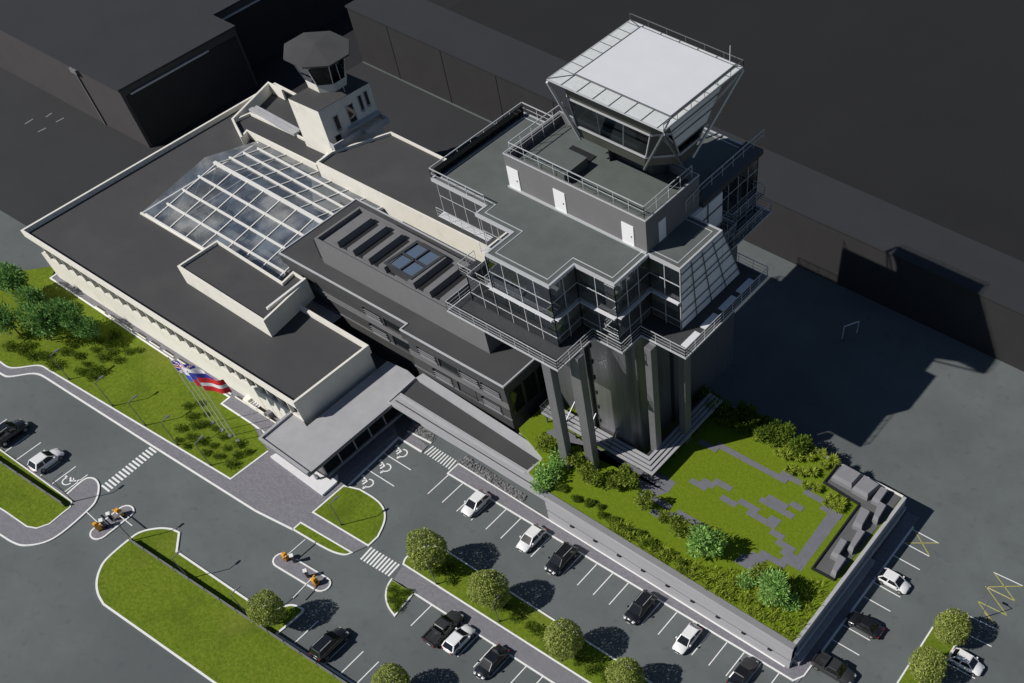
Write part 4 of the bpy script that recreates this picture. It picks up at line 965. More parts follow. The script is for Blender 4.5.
rl = [P2(512.5, 158, ZP + 1.05), P2(628.7, 212.5, ZP + 1.05), P2(721, 124, ZP + 1.05), P2(573.7, 119, ZP + 1.05)]
r_in = offset(pl, .9); r_in = [(rl[0][0], rl[0][1]), (rl[1][0], rl[1][1]), (rl[2][0], rl[2][1]), (rl[0][0], rl[2][1])]
r_in = offset(pl, .55); m = railing(r_in[:3], ZP - .92, 1.95, 1.9, (.72,), .06); TW.part('penthouse_railing', m, 'rail')
m = railing([(r_in[0][0], r_in[0][1]), (r_in[0][0], py1)], ZP - .9, 1.95, 1.9, (.45,), .07); TW.part('penthouse_railing', m, 'rail')
zh = ZP + .1; hq = q2(zh, (532, 164), (556, 182), (576, 162)); hx0, hx1, hy0 = hq[0][0], hq[1][0], py0 + .75; hy1 = hy0 + hq[2][1] - hq[1][1]
m = MB(); m.box(hx0, hx1, hy0, hy1, ZP - .91, zh); TW.part('hatch', m, 'deck_green')
m = MB(); m.box(hx0 + .3, hx1 - .4, hy1 + .4, hy1 + 1.9, ZP - .895, ZP - .8); TW.part('stair_well', m, 'black')
# back deck beyond the penthouse
m = MB(); m.box(px1 - 2, X['c'] + .2, py1 + .1, Y['i'] - .1, ZRF - .05, ZRF + .5); TW.part('back_deck', m, 'dark_panel')
m = railing([(px1 + .4, py1 - 3), (X['c'] - .2, py1 + .3), (X['c'] - .2, Y['i'] + .4)], ZRF + 1.2, 1.1, 2.0, (.5,), .06); TW.part('back_railing', m, 'rail')
# cab: drum, inclined glass, white roof with a mesh border, corner struts
cr = q2(ZCAB, (545.6, 78.8), (664.4, 128.8), (743.7, 65.6), (629.4, 18.1))
rx0, rx1, ry0, ry1 = (cr[0][0] + cr[3][0]) / 2, (cr[1][0] + cr[2][0]) / 2, (cr[0][1] + cr[1][1]) / 2, (cr[2][1] + cr[3][1]) / 2
roofp = [(rx0, ry0), (rx1, ry0), (rx1, ry1), (rx0, ry1)]
def cham(x0, x1, y0, y1, c): return [(x0 + c * .25, y0), (x1 - c, y0), (x1, y0 + c), (x1, y1 - c), (x1 - c, y1), (x0 + c, y1), (x0, y1 - c), (x0, y0 + c * .25)]
ZB, ZS = 34.9, 36.4
k0 = P2(642.5, 165.6, ZB); k1 = P2(680, 165, ZB)
bx1, by0 = k1[0], k0[1]; cc = max(1.2, min(2.8, k1[0] - k0[0])); ccx = (rx0 + rx1) / 2; ccy = (ry0 + ry1) / 2
bx0, by1 = P2(581, 130, ZB)[0], ry1 - 2.2
base = cham(bx0, bx1, by0, by1, cc)
lerp2 = lambda t: [tuple(Vector(p).lerp(Vector(q), t)) for p, q in zip(base, cham(rx0 + .9, rx1 - .9, ry0 + .9, ry1 - .9, cc * .35))]
m = MB(); m.prism(offset(base, 2.8), ZP - .92, ZB); TW.part('cab_drum', m, 'dark_panel')
tS, tT = (ZS - ZB) / (ZCAB - .5 - ZB), 1.0
m = MB(); m.prism(base, ZB, ZS, top=lerp2(tS)); TW.part('cab_wall', m, 'olive_panel')
m = MB(); A0, A1 = lerp2(tS), lerp2(.72); A2 = lerp2(1.0)
for i in range(8):
    j = (i + 1) % 8; m.quad((*A0[i], ZS), (*A0[j], ZS), (*A1[j], ZS + (ZCAB - .5 - ZS) * .66), (*A1[i], ZS + (ZCAB - .5 - ZS) * .66))
cg = TW.part('cab_glazing', m, 'glass_cab')
zt = ZS + (ZCAB - .5 - ZS) * .66
m = MB()
for i in range(8):
    j = (i + 1) % 8
    if i in (2,): continue
    m.quad((*A1[i], zt), (*A1[j], zt), (*A2[j], ZCAB - .5), (*A2[i], ZCAB - .5))
TW.part('cab_frieze', m, 'olive_panel')
m = MB(); m.quad((*A1[2], zt - 1.2), (*A1[3], zt - 1.2), (*A2[3], ZCAB - .5), (*A2[2], ZCAB - .5)); 
m2 = MB(); off = .07
def eastp(t, y): 
    p = lerp2(t)[2]; return (p[0] + .06, y, ZB + (ZCAB - .5 - ZB) * t)
m2.add([eastp(.42, lerp2(.42)[2][1]), eastp(.42, lerp2(.42)[3][1]), eastp(.98, lerp2(.98)[3][1]), eastp(.98, lerp2(.98)[2][1])], [(0, 1, 2, 3)])
m2.add([(p[0] - .1, p[1], p[2]) for p in (eastp(.42, lerp2(.42)[2][1]), eastp(.42, lerp2(.42)[3][1]), eastp(.98, lerp2(.98)[3][1]), eastp(.98, lerp2(.98)[2][1]))], [(3, 2, 1, 0)])
eb = TW.part('cab_pale_panel', m2, 'pale_panel')
m = MB()
for t in (.42, .62, .8): m.bar(eastp(t, lerp2(t)[2][1]), eastp(t, lerp2(t)[3][1]), .12)
TW.part('panel_rail', m, 'rail_dark', parent=eb)
m = MB()
for i in range(8):
    j = (i + 1) % 8; m.bar((*A0[i], ZS), (*A0[j], ZS), .22); m.bar((*A1[i], zt), (*A1[j], zt), .18); m.bar((*A0[i], ZS), (*A1[i], zt), .12)
    if (Vector(A0[i]) - Vector(A0[j])).length > 4:
        for t in (.35, .68): m.bar((*Vector(A0[i]).lerp(Vector(A0[j]), t), ZS), (*Vector(A1[i]).lerp(Vector(A1[j]), t), zt), .08)
TW.part('cab_mullion', m, 'concrete', parent=cg)
m = MB(); m.prism(offset(lerp2(tS), .4), ZS - .1, ZS); TW.part('cab_floor', m, 'concrete')
m = MB(); m.box(bx0 + .8, bx1 - cc - .5, by0 - .25, by0 + .35, ZS - .05, ZS + .5); TW.part('desk', m, 'concrete')
m = MB(); m.box(bx0 + 1.5, bx0 + 5.5, by0 + 1.4, by0 + 2.4, ZS, ZS + .9); m.box(bx0 + 4, bx0 + 4.6, by0 + 2.4, by0 + 3.2, ZS, ZS + 1.1); m.box(bx0 + 6.0, bx0 + 7.0, by0 + .6, by0 + 1.3, ZS, ZS + .6); TW.part('console', m, 'concrete')
m = MB(); m.prism(offset(roofp, .08), ZCAB - .28, ZCAB - .12); m.prism(offset(roofp, .85), ZCAB - .52, ZCAB - .27); rf = TW.part('cab_roof', m, 'cab_mesh')
ri = q2(ZCAB, (574.5, 74), (671, 115.5), (735, 64.5), (639.5, 27.5))
rip = [((ri[0][0] + ri[3][0]) / 2, (ri[0][1] + ri[1][1]) / 2), ((ri[1][0] + ri[2][0]) / 2, (ri[0][1] + ri[1][1]) / 2), ((ri[1][0] + ri[2][0]) / 2, (ri[2][1] + ri[3][1]) / 2), ((ri[0][0] + ri[3][0]) / 2, (ri[2][1] + ri[3][1]) / 2)]
m = MB(); m.prism(rip, ZCAB - .12, ZCAB - .02); TW.part('roof_membrane', m, 'cab_white', parent=rf)
m = MB(); m.walls(offset(rip, -.06), ZCAB - .12, ZCAB + .02, .08)
for i in range(4): m.bar((*roofp[i], ZCAB - .09), (*rip[i], ZCAB - .09), .09, .05)
for i, k in ((0, 6), (3, 7), (1, 6), (2, 5)):
    a, b = Vector(rip[i]), Vector(rip[(i + 1) % 4]); oa, ob = Vector(roofp[i]), Vector(roofp[(i + 1) % 4]); ax_ = (b - a).normalized(); 
    nrm = Vector((ax_.y, -ax_.x)); dist = abs((oa - a).dot(nrm))
    for j in range(k + 1):
        p = a.lerp(b, j / k); m.bar((*p, ZCAB - .09), (*(p + nrm * dist), ZCAB - .09), .06, .04)
TW.part('roof_seam', m, 'rail_dark', parent=rf)
m = railing([roofp[1], roofp[2], roofp[3]], ZCAB - .1, .55, 2.3, (), .05); TW.part('roof_rail', m, 'rail_dark', parent=rf)
m = MB(); m.walls(roofp, ZCAB - .24, ZCAB - .1, .1); TW.part('roof_edge', m, 'rail', parent=rf)
for i, (u, v) in enumerate(((0, 7), (1, 2), (4, 3), (5, 6))):
    c_ = roofp[(0, 1, 2, 3)[i]]
    for w_ in (u, v): m = MB(); m.bar((c_[0], c_[1], ZCAB - .4), (*base[w_], ZB - .3), .20); TW.part('strut', m, 'rail_dark' if i == 1 else 'rail')
m = MB(); m.tube((rx1 - 1.2, ry1 - .6, ZCAB - .1), (rx1 - 1.2, ry1 - .6, ZCAB + 1.6), .04); TW.part('aerial', m, 'rail')

# ================================================================== COPIES
def copy_tree(o, parent=None):
    c = o.copy(); COL.objects.link(c)
    if parent is not None: c.parent = parent
    for ch in o.children: copy_tree(ch, c)
    return c
def place(proto, used, x, y, z=0.0, rz=0.0, s=1.0, label=None, group=None, sz=None):
    o = proto if not used[0] else copy_tree(proto)
    used[0] = True
    o.location = (x, y, z); o.rotation_euler = (0, 0, rz); o.scale = (s, s, sz or s)
    if label: o['label'] = label
    if group: o['group'] = group
    return o

# ================================================================== CARS
def make_car(kind, paint):
    L_, Wd, Hh = {'hatch': (4.25, 1.78, 1.48), 'suv': (4.75, 1.92, 1.72), 'sedan': (4.7, 1.84, 1.45), 'pickup': (5.35, 1.98, 1.80)}[kind]
    root = empty('parked_car' if kind != 'pickup' else 'pickup_truck')
    h = L_ / 2; w = Wd / 2
    belt = {'hatch': .92, 'suv': 1.08, 'sedan': .90, 'pickup': 1.12}[kind]
    hood = belt - .04
    # lower body, lofted nose to tail: (x, half width, bottom, top)
    st = [(-h, w * .80, .42, belt - .22), (-h + .12, w * .93, .30, belt - .06), (-h + .55, w * .99, .24, belt), (-h + 1.2, w, .22, belt + .01), (0, w, .22, belt), (h - 1.5, w, .22, belt - .01), (h - .75, w * .98, .24, hood - .08), (h - .25, w * .90, .28, hood - .20), (h - .04, w * .76, .36, hood - .36), (h, w * .68, .42, hood - .44)]
    m = MB(); rows = []
    for x, hw, zb, zt in st:
        k = len(m.v); zm = (zb + zt) / 2
        m.v += [(x, -hw * .90, zb), (x, -hw, zb + .14), (x, -hw, zm + .1), (x, -hw * .97, zt - .10), (x, -hw * .86, zt), (x, 0, zt + .03), (x, hw * .86, zt), (x, hw * .97, zt - .10), (x, hw, zm + .1), (x, hw, zb + .14), (x, hw * .90, zb)]
        rows.append(range(k, k + 11))
    for r0, r1 in zip(rows, rows[1:]):
        for i in range(11):
            j = (i + 1) % 11; m.f.append((r0[i], r0[j], r1[j], r1[i])); m.mi.append(0)
    m.f.append(tuple(rows[0])[::-1]); m.mi.append(0); m.f.append(tuple(rows[-1])); m.mi.append(0)
    body = m.build('body', paint, root, smooth=True)
    # greenhouse: glass sides, painted roof and pillars
    gb = {'hatch': (-h + .18, h - 1.05, -h + .75, h - 1.85), 'suv': (-h + .15, h - 1.15, -h + .55, h - 1.95), 'sedan': (-h + .75, h - 1.15, -h + 1.45, h - 2.0), 'pickup': (-.75, h - 1.35, -.55, h - 2.1)}[kind]
    xb0, xb1, xt0, xt1 = gb; wb, wt = w * .93, w * .74; zb, zt = belt - .03, Hh - .05
    m = MB()
    m.add([(xb0, -wb, zb), (xb1, -wb * .94, zb), (xb1, wb * .94, zb), (xb0, wb, zb), (xt0, -wt, zt), (xt1, -wt * .96, zt), (xt1, wt * .96, zt), (xt0, wt, zt)], [(0, 1, 5, 4), (1, 2, 6, 5), (2, 3, 7, 6), (3, 0, 4, 7), (4, 5, 6, 7)])
    m.build('windows', 'car_glass', root)
    m = MB(); e = .04; xm = (xt0 + xt1) / 2
    m.add([(xt0 - e, -wt - .02, zt - .02), (xt1 + e, -wt * .97, zt - .02), (xt1 + e, wt * .97, zt - .02), (xt0 - e, wt + .02, zt - .02), (xt0 + .05, -wt * .9, zt + .045), (xt1 - .1, -wt * .86, zt + .04), (xt1 - .1, wt * .86, zt + .04), (xt0 + .05, wt * .9, zt + .045)], [(0, 1, 5, 4), (1, 2, 6, 5), (2, 3, 7, 6), (3, 0, 4, 7), (4, 5, 6, 7), (3, 2, 1, 0)])
    rf = m.build('roof', paint, root)
    for sy in (-1, 1):
        m = MB(); m.bar((xb0, sy * wb, zb), (xt0, sy * wt, zt), .14, .08); m.bar((xb1, sy * wb * .94, zb), (xt1, sy * wt * .96, zt), .08, .06); m.bar((xm - .05, sy * (wb + .005), zb), (xm - .05, sy * (wt + .01), zt), .09, .05)
        if kind in ('suv', 'hatch'): m.bar((xt0 + .75, sy * (wb + .005), zb), (xt0 + .85, sy * (wt + .01), zt), .16, .05)
        m.bar((xt0, sy * wt, zt), (xt1, sy * wt * .96, zt), .08, .06); m.build('pillar', paint, rf)
    if kind == 'suv':
        for sy in (-1, 1): m = MB(); m.bar((xt0 + .2, sy * wt * .86, zt + .09), (xt1 - .3, sy * wt * .82, zt + .09), .05); m.build('roof_rail', 'rail', rf)
    if kind == 'pickup':
        m = MB(); m.box(-h + .12, -.85, -w * .80, w * .80, belt + .005, belt + .03); m.build('bed', 'black', root)
        m = MB()
        for sy in (-1, 1): m.box(-h + .05, -.78, sy * w * .80, sy * w * .97, belt - .1, belt + .16)
        m.box(-h + .02, -h + .14, -w * .97, w * .97, belt - .1, belt + .16); m.box(-1.15, -.95, -w * .8, w * .8, belt + .03, belt + .45); m.build('bed_rail', paint, root)
    for sx in (-1, 1):
        for sy in (-1, 1):
            cx = sx * (h - .83); r = .34 if kind in ('hatch', 'sedan') else .39
            m = MB(); m.tube((cx, sy * (w - .20), r), (cx, sy * (w + .015), r), r, n=16); wh = m.build('wheel', 'tyre', root)
            m = MB(); m.tube((cx, sy * (w - .02), r), (cx, sy * (w + .03), r), r * .62, n=12); m.build('rim', 'rim', wh)
    for sy in (-1, 1):
        m = MB(); m.add([(h - .30, sy * w * .88, hood - .20), (h - .05, sy * w * .72, hood - .33), (h - .05, sy * w * .45, hood - .30), (h - .30, sy * w * .55, hood - .16), (h - .34, sy * w * .86, hood - .34), (h - .03, sy * w * .72, hood - .44), (h - .02, sy * w * .45, hood - .44)], [(0, 1, 2, 3), (0, 4, 5, 1), (1, 5, 6, 2)]); m.build('headlight', 'lamp_glass', root)
        m = MB(); m.box(-h - .02, -h + .16, sy * w * .62, sy * w * .90, belt - .34, belt - .12); m.build('taillight', 'tail_red', root)
        m = MB(); m.box(xb1 - .42, xb1 - .22, sy * (w + .0), sy * (w + .2), belt, belt + .16); m.build('mirror', paint, root)
    m = MB(); m.box(h - .10, h + .02, -.42, .42, .40, .56); m.build('grille', 'black', root)
    m = MB(); m.box(h - .005, h + .03, -.26, .26, .30, .41); m.build('number_plate', 'paint', root)
    m = MB(); m.box(-h - .03, -h + .02, -.26, .26, .55, .66); m.build('number_plate', 'paint', root)
    return root
protos = {}
def car(kind, paint, px_, rz, label):
    key = (kind, paint)
    if key not in protos: protos[key] = [make_car(kind, paint), [False]]
    p, u = protos[key]
    x, y = P2(*px_, .7)
    o = place(p, u, x, y, 0, R_(rz), 1, label, 'parked cars'); o['category'] = 'pickup' if kind == 'pickup' else 'car'
    return o
car('suv', 'car_black', (9, 432), 90, 'black car in the far left row, beside the white car near the wheelchair bay')
car('hatch', 'car_white', (46, 459.5), 90, 'white car in the far left row next to the bay with the wheelchair symbol')
car('hatch', 'car_white', (475.5, 503), -90, 'white car nearest the entrance canopy, third bay along the podium wall')
car('hatch', 'car_white', (531, 538), -90, 'white car parked beside a black one along the podium wall, under the gravel bed end')
car('suv', 'car_black', (561, 559), -90, 'black car directly beside a white car along the podium wall')
car('suv', 'car_black', (640, 607.5), -90, 'black car alone in the middle of the row along the podium wall')
car('hatch', 'car_white', (687, 638.5), -90, 'white car between two black ones toward the podium corner, along the wall')
car('sedan', 'car_black', (743, 672), 90, 'low black car at the bottom edge, last in the row along the podium wall')
car('pickup', 'car_grey', (444, 628), 90, 'dark grey pickup beside a white car, in the row below the tree island')
car('hatch', 'car_white', (459, 638.5), 90, 'white car squeezed beside a dark pickup in the row below the tree island')
car('sedan', 'car_black', (491, 661.5), -90, 'low black car in the row below the tree island, right of the white one')
car('suv', 'car_black', (330, 643.5), 90, 'black car by itself beside the big lawn island and its low fence')
car('hatch', 'car_white', (894, 581), 0, 'white car in the bays along the short right side of the podium')
car('sedan', 'car_black', (864.5, 624), 180, 'low black car in the bays along the right side of the podium')
car('pickup', 'car_grey', (834, 669), 0, 'dark grey pickup at the bottom corner of the podium')
car('hatch', 'car_white', (967, 662), 0, 'white car beside the small right island with two round trees')

# ================================================================== TREES AND PLANTS
def rnd_unit():
    while True:
        v = Vector((random.uniform(-1, 1), random.uniform(-1, 1), random.uniform(-1, 1)))
        if .05 < v.length < 1: return v.normalized()
def leaf(mb, c, d, n, l, w):
    """one folded leaf: base at c, pointing along d"""
    s = d.cross(n)
    if s.length < 1e-3: s = d.orthogonal()
    s = s.normalized() * (w / 2); d = d * l
    mb.add([c, c + d * .45 + s, c + d, c + d * .45 - s], [(0, 1, 2, 3)])
def ball_tree(seed, r=2.15, zc=3.7, n=6000):
    random.seed(seed)
    root = empty('round_tree')
    m = MB(); m.tube((0, 0, -.1), (.04, .02, zc - 1.0), .15, .10, 8)
    for a in range(5):
        t = a * 1.256; m.tube((.04, .02, zc - 1.2), (1.1 * math.cos(t), 1.1 * math.sin(t), zc + .3), .07, .03, 6)
    m.build('trunk', 'bark', root)
    m = MB(); lump = [(rnd_unit(), random.uniform(.05, .16)) for _ in range(26)]
    for i in range(n):
        u = rnd_unit(); k = 1.0
        for q, a in lump:
            dd = u.dot(q)
            if dd > .86: k += a * (dd - .86) / .14
        rr = r * k * (random.uniform(.90, 1.02) if random.random() < .72 else random.uniform(.55, .9))
        c = Vector((u.x * rr, u.y * rr, zc + u.z * rr * .93))
        d = (u * random.uniform(.0, .6) + rnd_unit() * .9 + Vector((0, 0, .15))).normalized()
        leaf(m, c, d, (u + rnd_unit() * .45 + Vector((0, 0, .35))).normalized(), random.uniform(.18, .30), random.uniform(.13, .20))
    m.build('crown', 'leaf_topiary', root)
    return root
def bushy_tree(seed, name, mat_, r, zc, n, ll, lw, squash=.9, trunk=True, spiky=.5, lobes=9, inner=.35):
    random.seed(seed); root = empty(name)
    if trunk:
        m = MB(); m.tube((0, 0, -.1), (0.03, .05, zc), r * .055, r * .03, 8)
        for a in range(6):
            t = a * 1.05 + .3; m.tube((0.02, .03, zc * .55), (r * .62 * math.cos(t), r * .62 * math.sin(t), zc + r * random.uniform(-.1, .35)), r * .03, r * .012, 5)
        m.build('trunk', 'bark', root)
    m = MB(); cs = [(Vector((0, 0, zc)), r * .62)]
    for k in range(lobes):
        u = rnd_unit(); u.z *= .75
        cs.append((Vector((u.x * r * .55, u.y * r * .55, zc + u.z * r * .6 * squash)), r * random.uniform(.30, .52)))
    for i in range(n):
        c0, rr = random.choice(cs); u = rnd_unit()
        k = rr * (random.uniform(.8, 1.05) if random.random() > inner else random.uniform(.2, .8))
        c = c0 + Vector((u.x * k, u.y * k, u.z * k * squash))
        if c.z < .05: c.z = random.uniform(.05, .3)
        d = (u * spiky + rnd_unit() * (1 - spiky) + Vector((0, 0, .2))).normalized()
        leaf(m, c, d, (u * .5 + rnd_unit() * .5 + Vector((0, 0, .75))).normalized(), ll * random.uniform(.7, 1.3), lw * random.uniform(.7, 1.3))
    m.build('crown' if trunk else 'foliage', mat_, root)
    return root
def tuft(seed, name, mat_, n, h, spread, w=.06):
    """clump of arching blades"""
    random.seed(seed); root = empty(name); m = MB()
    for i in range(n):
        t = random.uniform(0, 6.283); o = Vector((math.cos(t), math.sin(t), 0)); b = o * random.uniform(0, spread * .35); hh = h * random.uniform(.6, 1.1); sp = spread * random.uniform(.3, 1.0)
        s = Vector((-o.y, o.x, 0)) * w * random.uniform(.7, 1.4)
        p1 = b + o * sp * .45 + Vector((0, 0, hh * .8)); p2 = b + o * sp + Vector((0, 0, hh * random.uniform(.65, 1.0)))
        m.add([b - s * .6, b + s * .6, p1 + s, p1 - s, p2], [(0, 1, 2, 3), (3, 2, 4)])
    m.build('blades', mat_, root)
    return root
# round trees in the parking islands
G = 'round clipped trees in the parking islands'
rt = [ball_tree(11), ball_tree(12)]; ru = [[False], [False]]
def gtree(proto, u, crown_px, zc, label, cat, group, z0=KZ, rz=0, s=1.0):
    x, y = P2(*crown_px, z0 + zc * s)
    o = place(proto, u, x, y, z0, rz, s, label, group); o['category'] = cat
for k, (c, s, lb) in enumerate((((426.5, 550.5), 1.0, 'round clipped tree at the upper tip of the long island, by the second crossing'),
                                ((488, 588.5), .96, 'round clipped tree second from the crossing in the long island'),
                                ((563.5, 639), .95, 'round clipped tree third from the crossing in the long island'),
                                ((625, 675), .86, 'round clipped tree cut by the bottom edge, in the long island'),
                                ((265.5, 609.5), .84, 'round clipped tree at the nose of the big lawn island'),
                                ((391, 682), .86, 'round clipped tree cut by the bottom edge below the lone black car'),
                                ((952.5, 627), .90, 'round clipped tree at the tip of the small right island'),
                                ((928, 665.5), .92, 'round clipped tree lower down the small right island'))):
    gtree(rt[k % 2], ru[k % 2], c, 3.7, lb, 'tree', G, rz=k * 1.3, s=s)
# roof garden: two fresh green trees, darker small trees, bushes
ft = bushy_tree(21, 'leafy_tree', 'leaf_fresh', 2.35, 2.6, 1500, .55, .17, spiky=.7); fu = [False]
for c, s, lb, rz in (((705, 543), 1.0, 'bright green leafy tree beside the roof lawn, centre of the podium garden', 0), ((774, 588), .95, 'bright green leafy tree in the tall grass at the podium corner', 1.9)):
    gtree(ft, fu, c, 2.5, lb, 'tree', 'bright leafy trees in the roof garden', z0=PZ2 - .1, rz=rz, s=s)
gt = bushy_tree(23, 'leafy_bush', 'leaf_fresh', 1.6, 1.0, 700, .4, .18, spiky=.5, trunk=False); gu = [False]
for c, s, lb in (((547, 473), 1.1, 'broad mid green bush at the corner where the dark roof strip meets the garden'), ((558, 460), .9, 'mid green bush just below the leftmost tower column'), ((541, 484), .8, 'mid green bush touching the front parapet by the dark roof strip'),
                 ((747, 580), .8, 'mid green bush between the two bright leafy trees'), ((790, 603), .75, 'mid green bush in the grass right below the bright corner tree')):
    gtree(gt, gu, c, 1.0, lb, 'bush', 'mid green bushes in the roof garden', z0=PZ2 - .1, rz=s * 9, s=s)
ot = bushy_tree(25, 'small_tree', 'leaf_autumn', 1.55, 2.0, 750, .34, .17, spiky=.5); ou = [False]
for c, s, lb in (((545, 443), .9, 'small olive tree left of the tower columns, behind the dark roof strip'), ((575, 457), 1.0, 'small olive tree between the two front tower columns'), ((590, 474), 1.05, 'small olive tree in front of the second tower column'), ((627, 476), 1.05, 'small olive tree at the corner of the white foot gallery'), ((612, 482), .7, 'smallest olive tree, between the second column and the gallery corner'),
                 ((645, 500), .95, 'small olive tree right below the gallery corner'), ((682, 527), 1.1, 'small olive tree left of the bright leafy tree'), ((664, 517), .7, 'little olive tree on the stepping path edge'), ((760, 572), .85, 'small olive tree behind the bright corner tree')):
    gtree(ot, ou, c, 1.9, lb, 'tree', 'small olive trees in the roof garden', z0=PZ2 - .1, rz=s * 11, s=s)
dk = bushy_tree(27, 'dark_bush', 'leaf_shrub', 1.4, .9, 620, .34, .16, spiky=.4, trunk=False); du = [False]
lab_back = 'dark bush in the shaded row along the back parapet of the roof garden'
for k in range(36):
    t = k / 35; x, y = P2(694 + 108 * t + random.uniform(-5, 4), 393 + 50 * t + random.uniform(-3, 20) * (1 - .4 * t), PZ2)
    o = place(dk, du, x, y, PZ2 - .1, random.uniform(0, 6), random.uniform(.7, 1.15), lab_back, 'dark bushes along the back parapet'); o['category'] = 'bush'
bt = tuft(31, 'grass_tuft', 'leaf_bright', 150, .95, .85); bu = [False]
for k, c in enumerate(((760, 437), (772, 443), (778, 452), (790, 449), (800, 449), (812, 449), (786, 455), (798, 457), (810, 457), (822, 453), (787, 443), (790, 470), (802, 472), (812, 472), (824, 465), (833, 461), (806, 485), (817, 488), (832, 497), (841, 502), (838, 507), (828, 503))):
    x, y = P2(c[0], c[1], PZ2 + .4); o = place(bt, bu, x, y, PZ2 - .1, k * 1.1, random.uniform(.85, 1.15), 'round bright grass tuft planted beside the plant yard in the roof garden', 'bright grass tufts by the plant yard'); o['category'] = 'grass'
for k in range(22):
    t = k / 21; x, y = P2(553 + 130 * t + random.uniform(-3, 3), 484 + 84 * t + random.uniform(-5, 4), PZ2 + .3)
    o = place(dk, du, x, y + .3, PZ2 - .1, random.uniform(0, 6), random.uniform(.30, .5), 'low dark bush in the row behind the front parapet of the roof garden', 'low bushes behind the front parapet'); o['category'] = 'bush'
# tall meadow grass, too dense to count
random.seed(5); m = MB()
def blade(x, y, z, h):
    t = random.uniform(0, 6.283); o = Vector((math.cos(t), math.sin(t), 0)); s = Vector((-o.y, o.x, 0)) * .045; b = Vector((x, y, z)); ln = random.uniform(.25, .75)
    p1 = b + o * ln * .4 + Vector((0, 0, h * .7)); p2 = b + o * ln + Vector((0, 0, h))
    m.add([b - s, b + s, p1 + s, p1 - s, p2], [(0, 1, 2, 3), (3, 2, 4)])
for k in range(4600):
    x = random.uniform(-48, -20.5) if random.random() < .6 else random.uniform(-33, -20.5); dep = 1.6 + max(0, (x + 36)) * .52
    y = ge(x) + .1 + random.random() ** 1.2 * dep
    if y > 56.5: continue
    if math.sin(x * 2.3 + math.sin(y * 2.1)) * math.sin(y * 2.7 + x) < -.22: continue
    blade(x, y, PZ2 - .1, random.uniform(.30, .9))
g = m.build('meadow_grass', 'leaf_bright'); tag(g, 'tall yellow green meadow grass along the front and corner of the roof garden', 'grass', kind='stuff')

# dark trees at the far left lawn
lt = [bushy_tree(41, 'dark_tree', 'leaf_dark', 2.9, 3.2, 2000, .55, .17, spiky=.6), bushy_tree(42, 'dark_tree', 'leaf_dark', 2.6, 2.9, 1700, .5, .18, spiky=.6, lobes=12)]; lu = [[False], [False]]
for k, (c, s, lb) in enumerate((((14, 282), 1.0, 'dark green tree topmost in the clump at the left edge'), ((37, 322), 1.05, 'dark green tree in the middle of the left clump'), ((66, 320), .95, 'dark green tree of the left clump nearest the terminal wall'), ((6, 318), .95, 'dark green tree cut by the left edge below the topmost one'), ((88, 330), .7, 'smallest dark tree, at the right end of the left clump'), ((30, 300), .8, 'dark tree half hidden behind the middle one of the left clump'))):
    gtree(lt[k % 2], lu[k % 2], c, 2.9, lb, 'tree', 'dark trees clumped at the left edge', rz=k * 1.7, s=s)
# low spreading shrubs in the terminal lawn
st_ = [bushy_tree(51, 'low_shrub', 'leaf_shrub', 1.15, .45, 420, .32, .10, squash=.5, trunk=False, spiky=.7), bushy_tree(52, 'low_shrub', 'leaf_shrub', 1.0, .4, 380, .30, .10, squash=.5, trunk=False, spiky=.7)]; su = [[False], [False]]
A_ = [(10, 347), (22, 352), (33, 356), (44, 357), (55, 366), (28, 346), (64, 352), (78, 356), (73, 345), (95, 350), (104, 358), (112, 352), (117, 360), (86, 364), (95, 369), (80, 372), (92, 377), (101, 372), (108, 346), (120, 344), (98, 340), (128, 352), (116, 335), (138, 350)]
B_ = [(187, 406), (200, 403), (181, 428), (192, 417), (206, 414), (178, 440), (190, 437), (204, 424), (214, 428), (187, 446), (201, 441), (212, 446), (223, 437), (226, 448), (237, 455), (218, 456), (231, 464), (206, 453), (240, 444), (248, 452), (196, 426)]
for k, c in enumerate(A_):
    x, y = P2(*c, .3); o = place(st_[k % 2], su[k % 2], x, y, KZ - .03, k * 2.1, random.uniform(.6, 1.0), 'low spreading dark shrub on the lawn below the left clump of trees', 'low shrubs below the dark trees'); o['category'] = 'shrub'
for k, c in enumerate(B_):
    x, y = P2(*c, .3); o = place(st_[k % 2], su[k % 2], x, y, KZ - .03, k * 2.3, random.uniform(.5, .85), 'low spreading dark shrub on the lawn around the flag poles', 'low shrubs around the flag poles'); o['category'] = 'shrub'
# shrubs between the round trees of the long island and in the wedge
for k in range(30):
    t = k / 29; x = -63.0 + 46 * t + random.uniform(-.5, .5); y = random.uniform(33.0, 35.2)
    o = place(st_[k % 2], su[k % 2], x, y, KZ - .03, k * 1.9, random.uniform(.55, .95), 'low green shrub in the bed under the round trees of the long island', 'shrubs under the island trees'); o['category'] = 'shrub'
for c in ((392, 590), (397, 594), (405, 594), (396, 602), (401, 601), (391, 600), (397, 609), (408, 592)):
    x, y = P2(*c, .2); o = place(st_[0], su[0], x, y, KZ - .03, c[0], .55, 'small green shrub in the wedge shaped bed by the second crossing', 'shrubs in the wedge bed'); o['category'] = 'shrub'

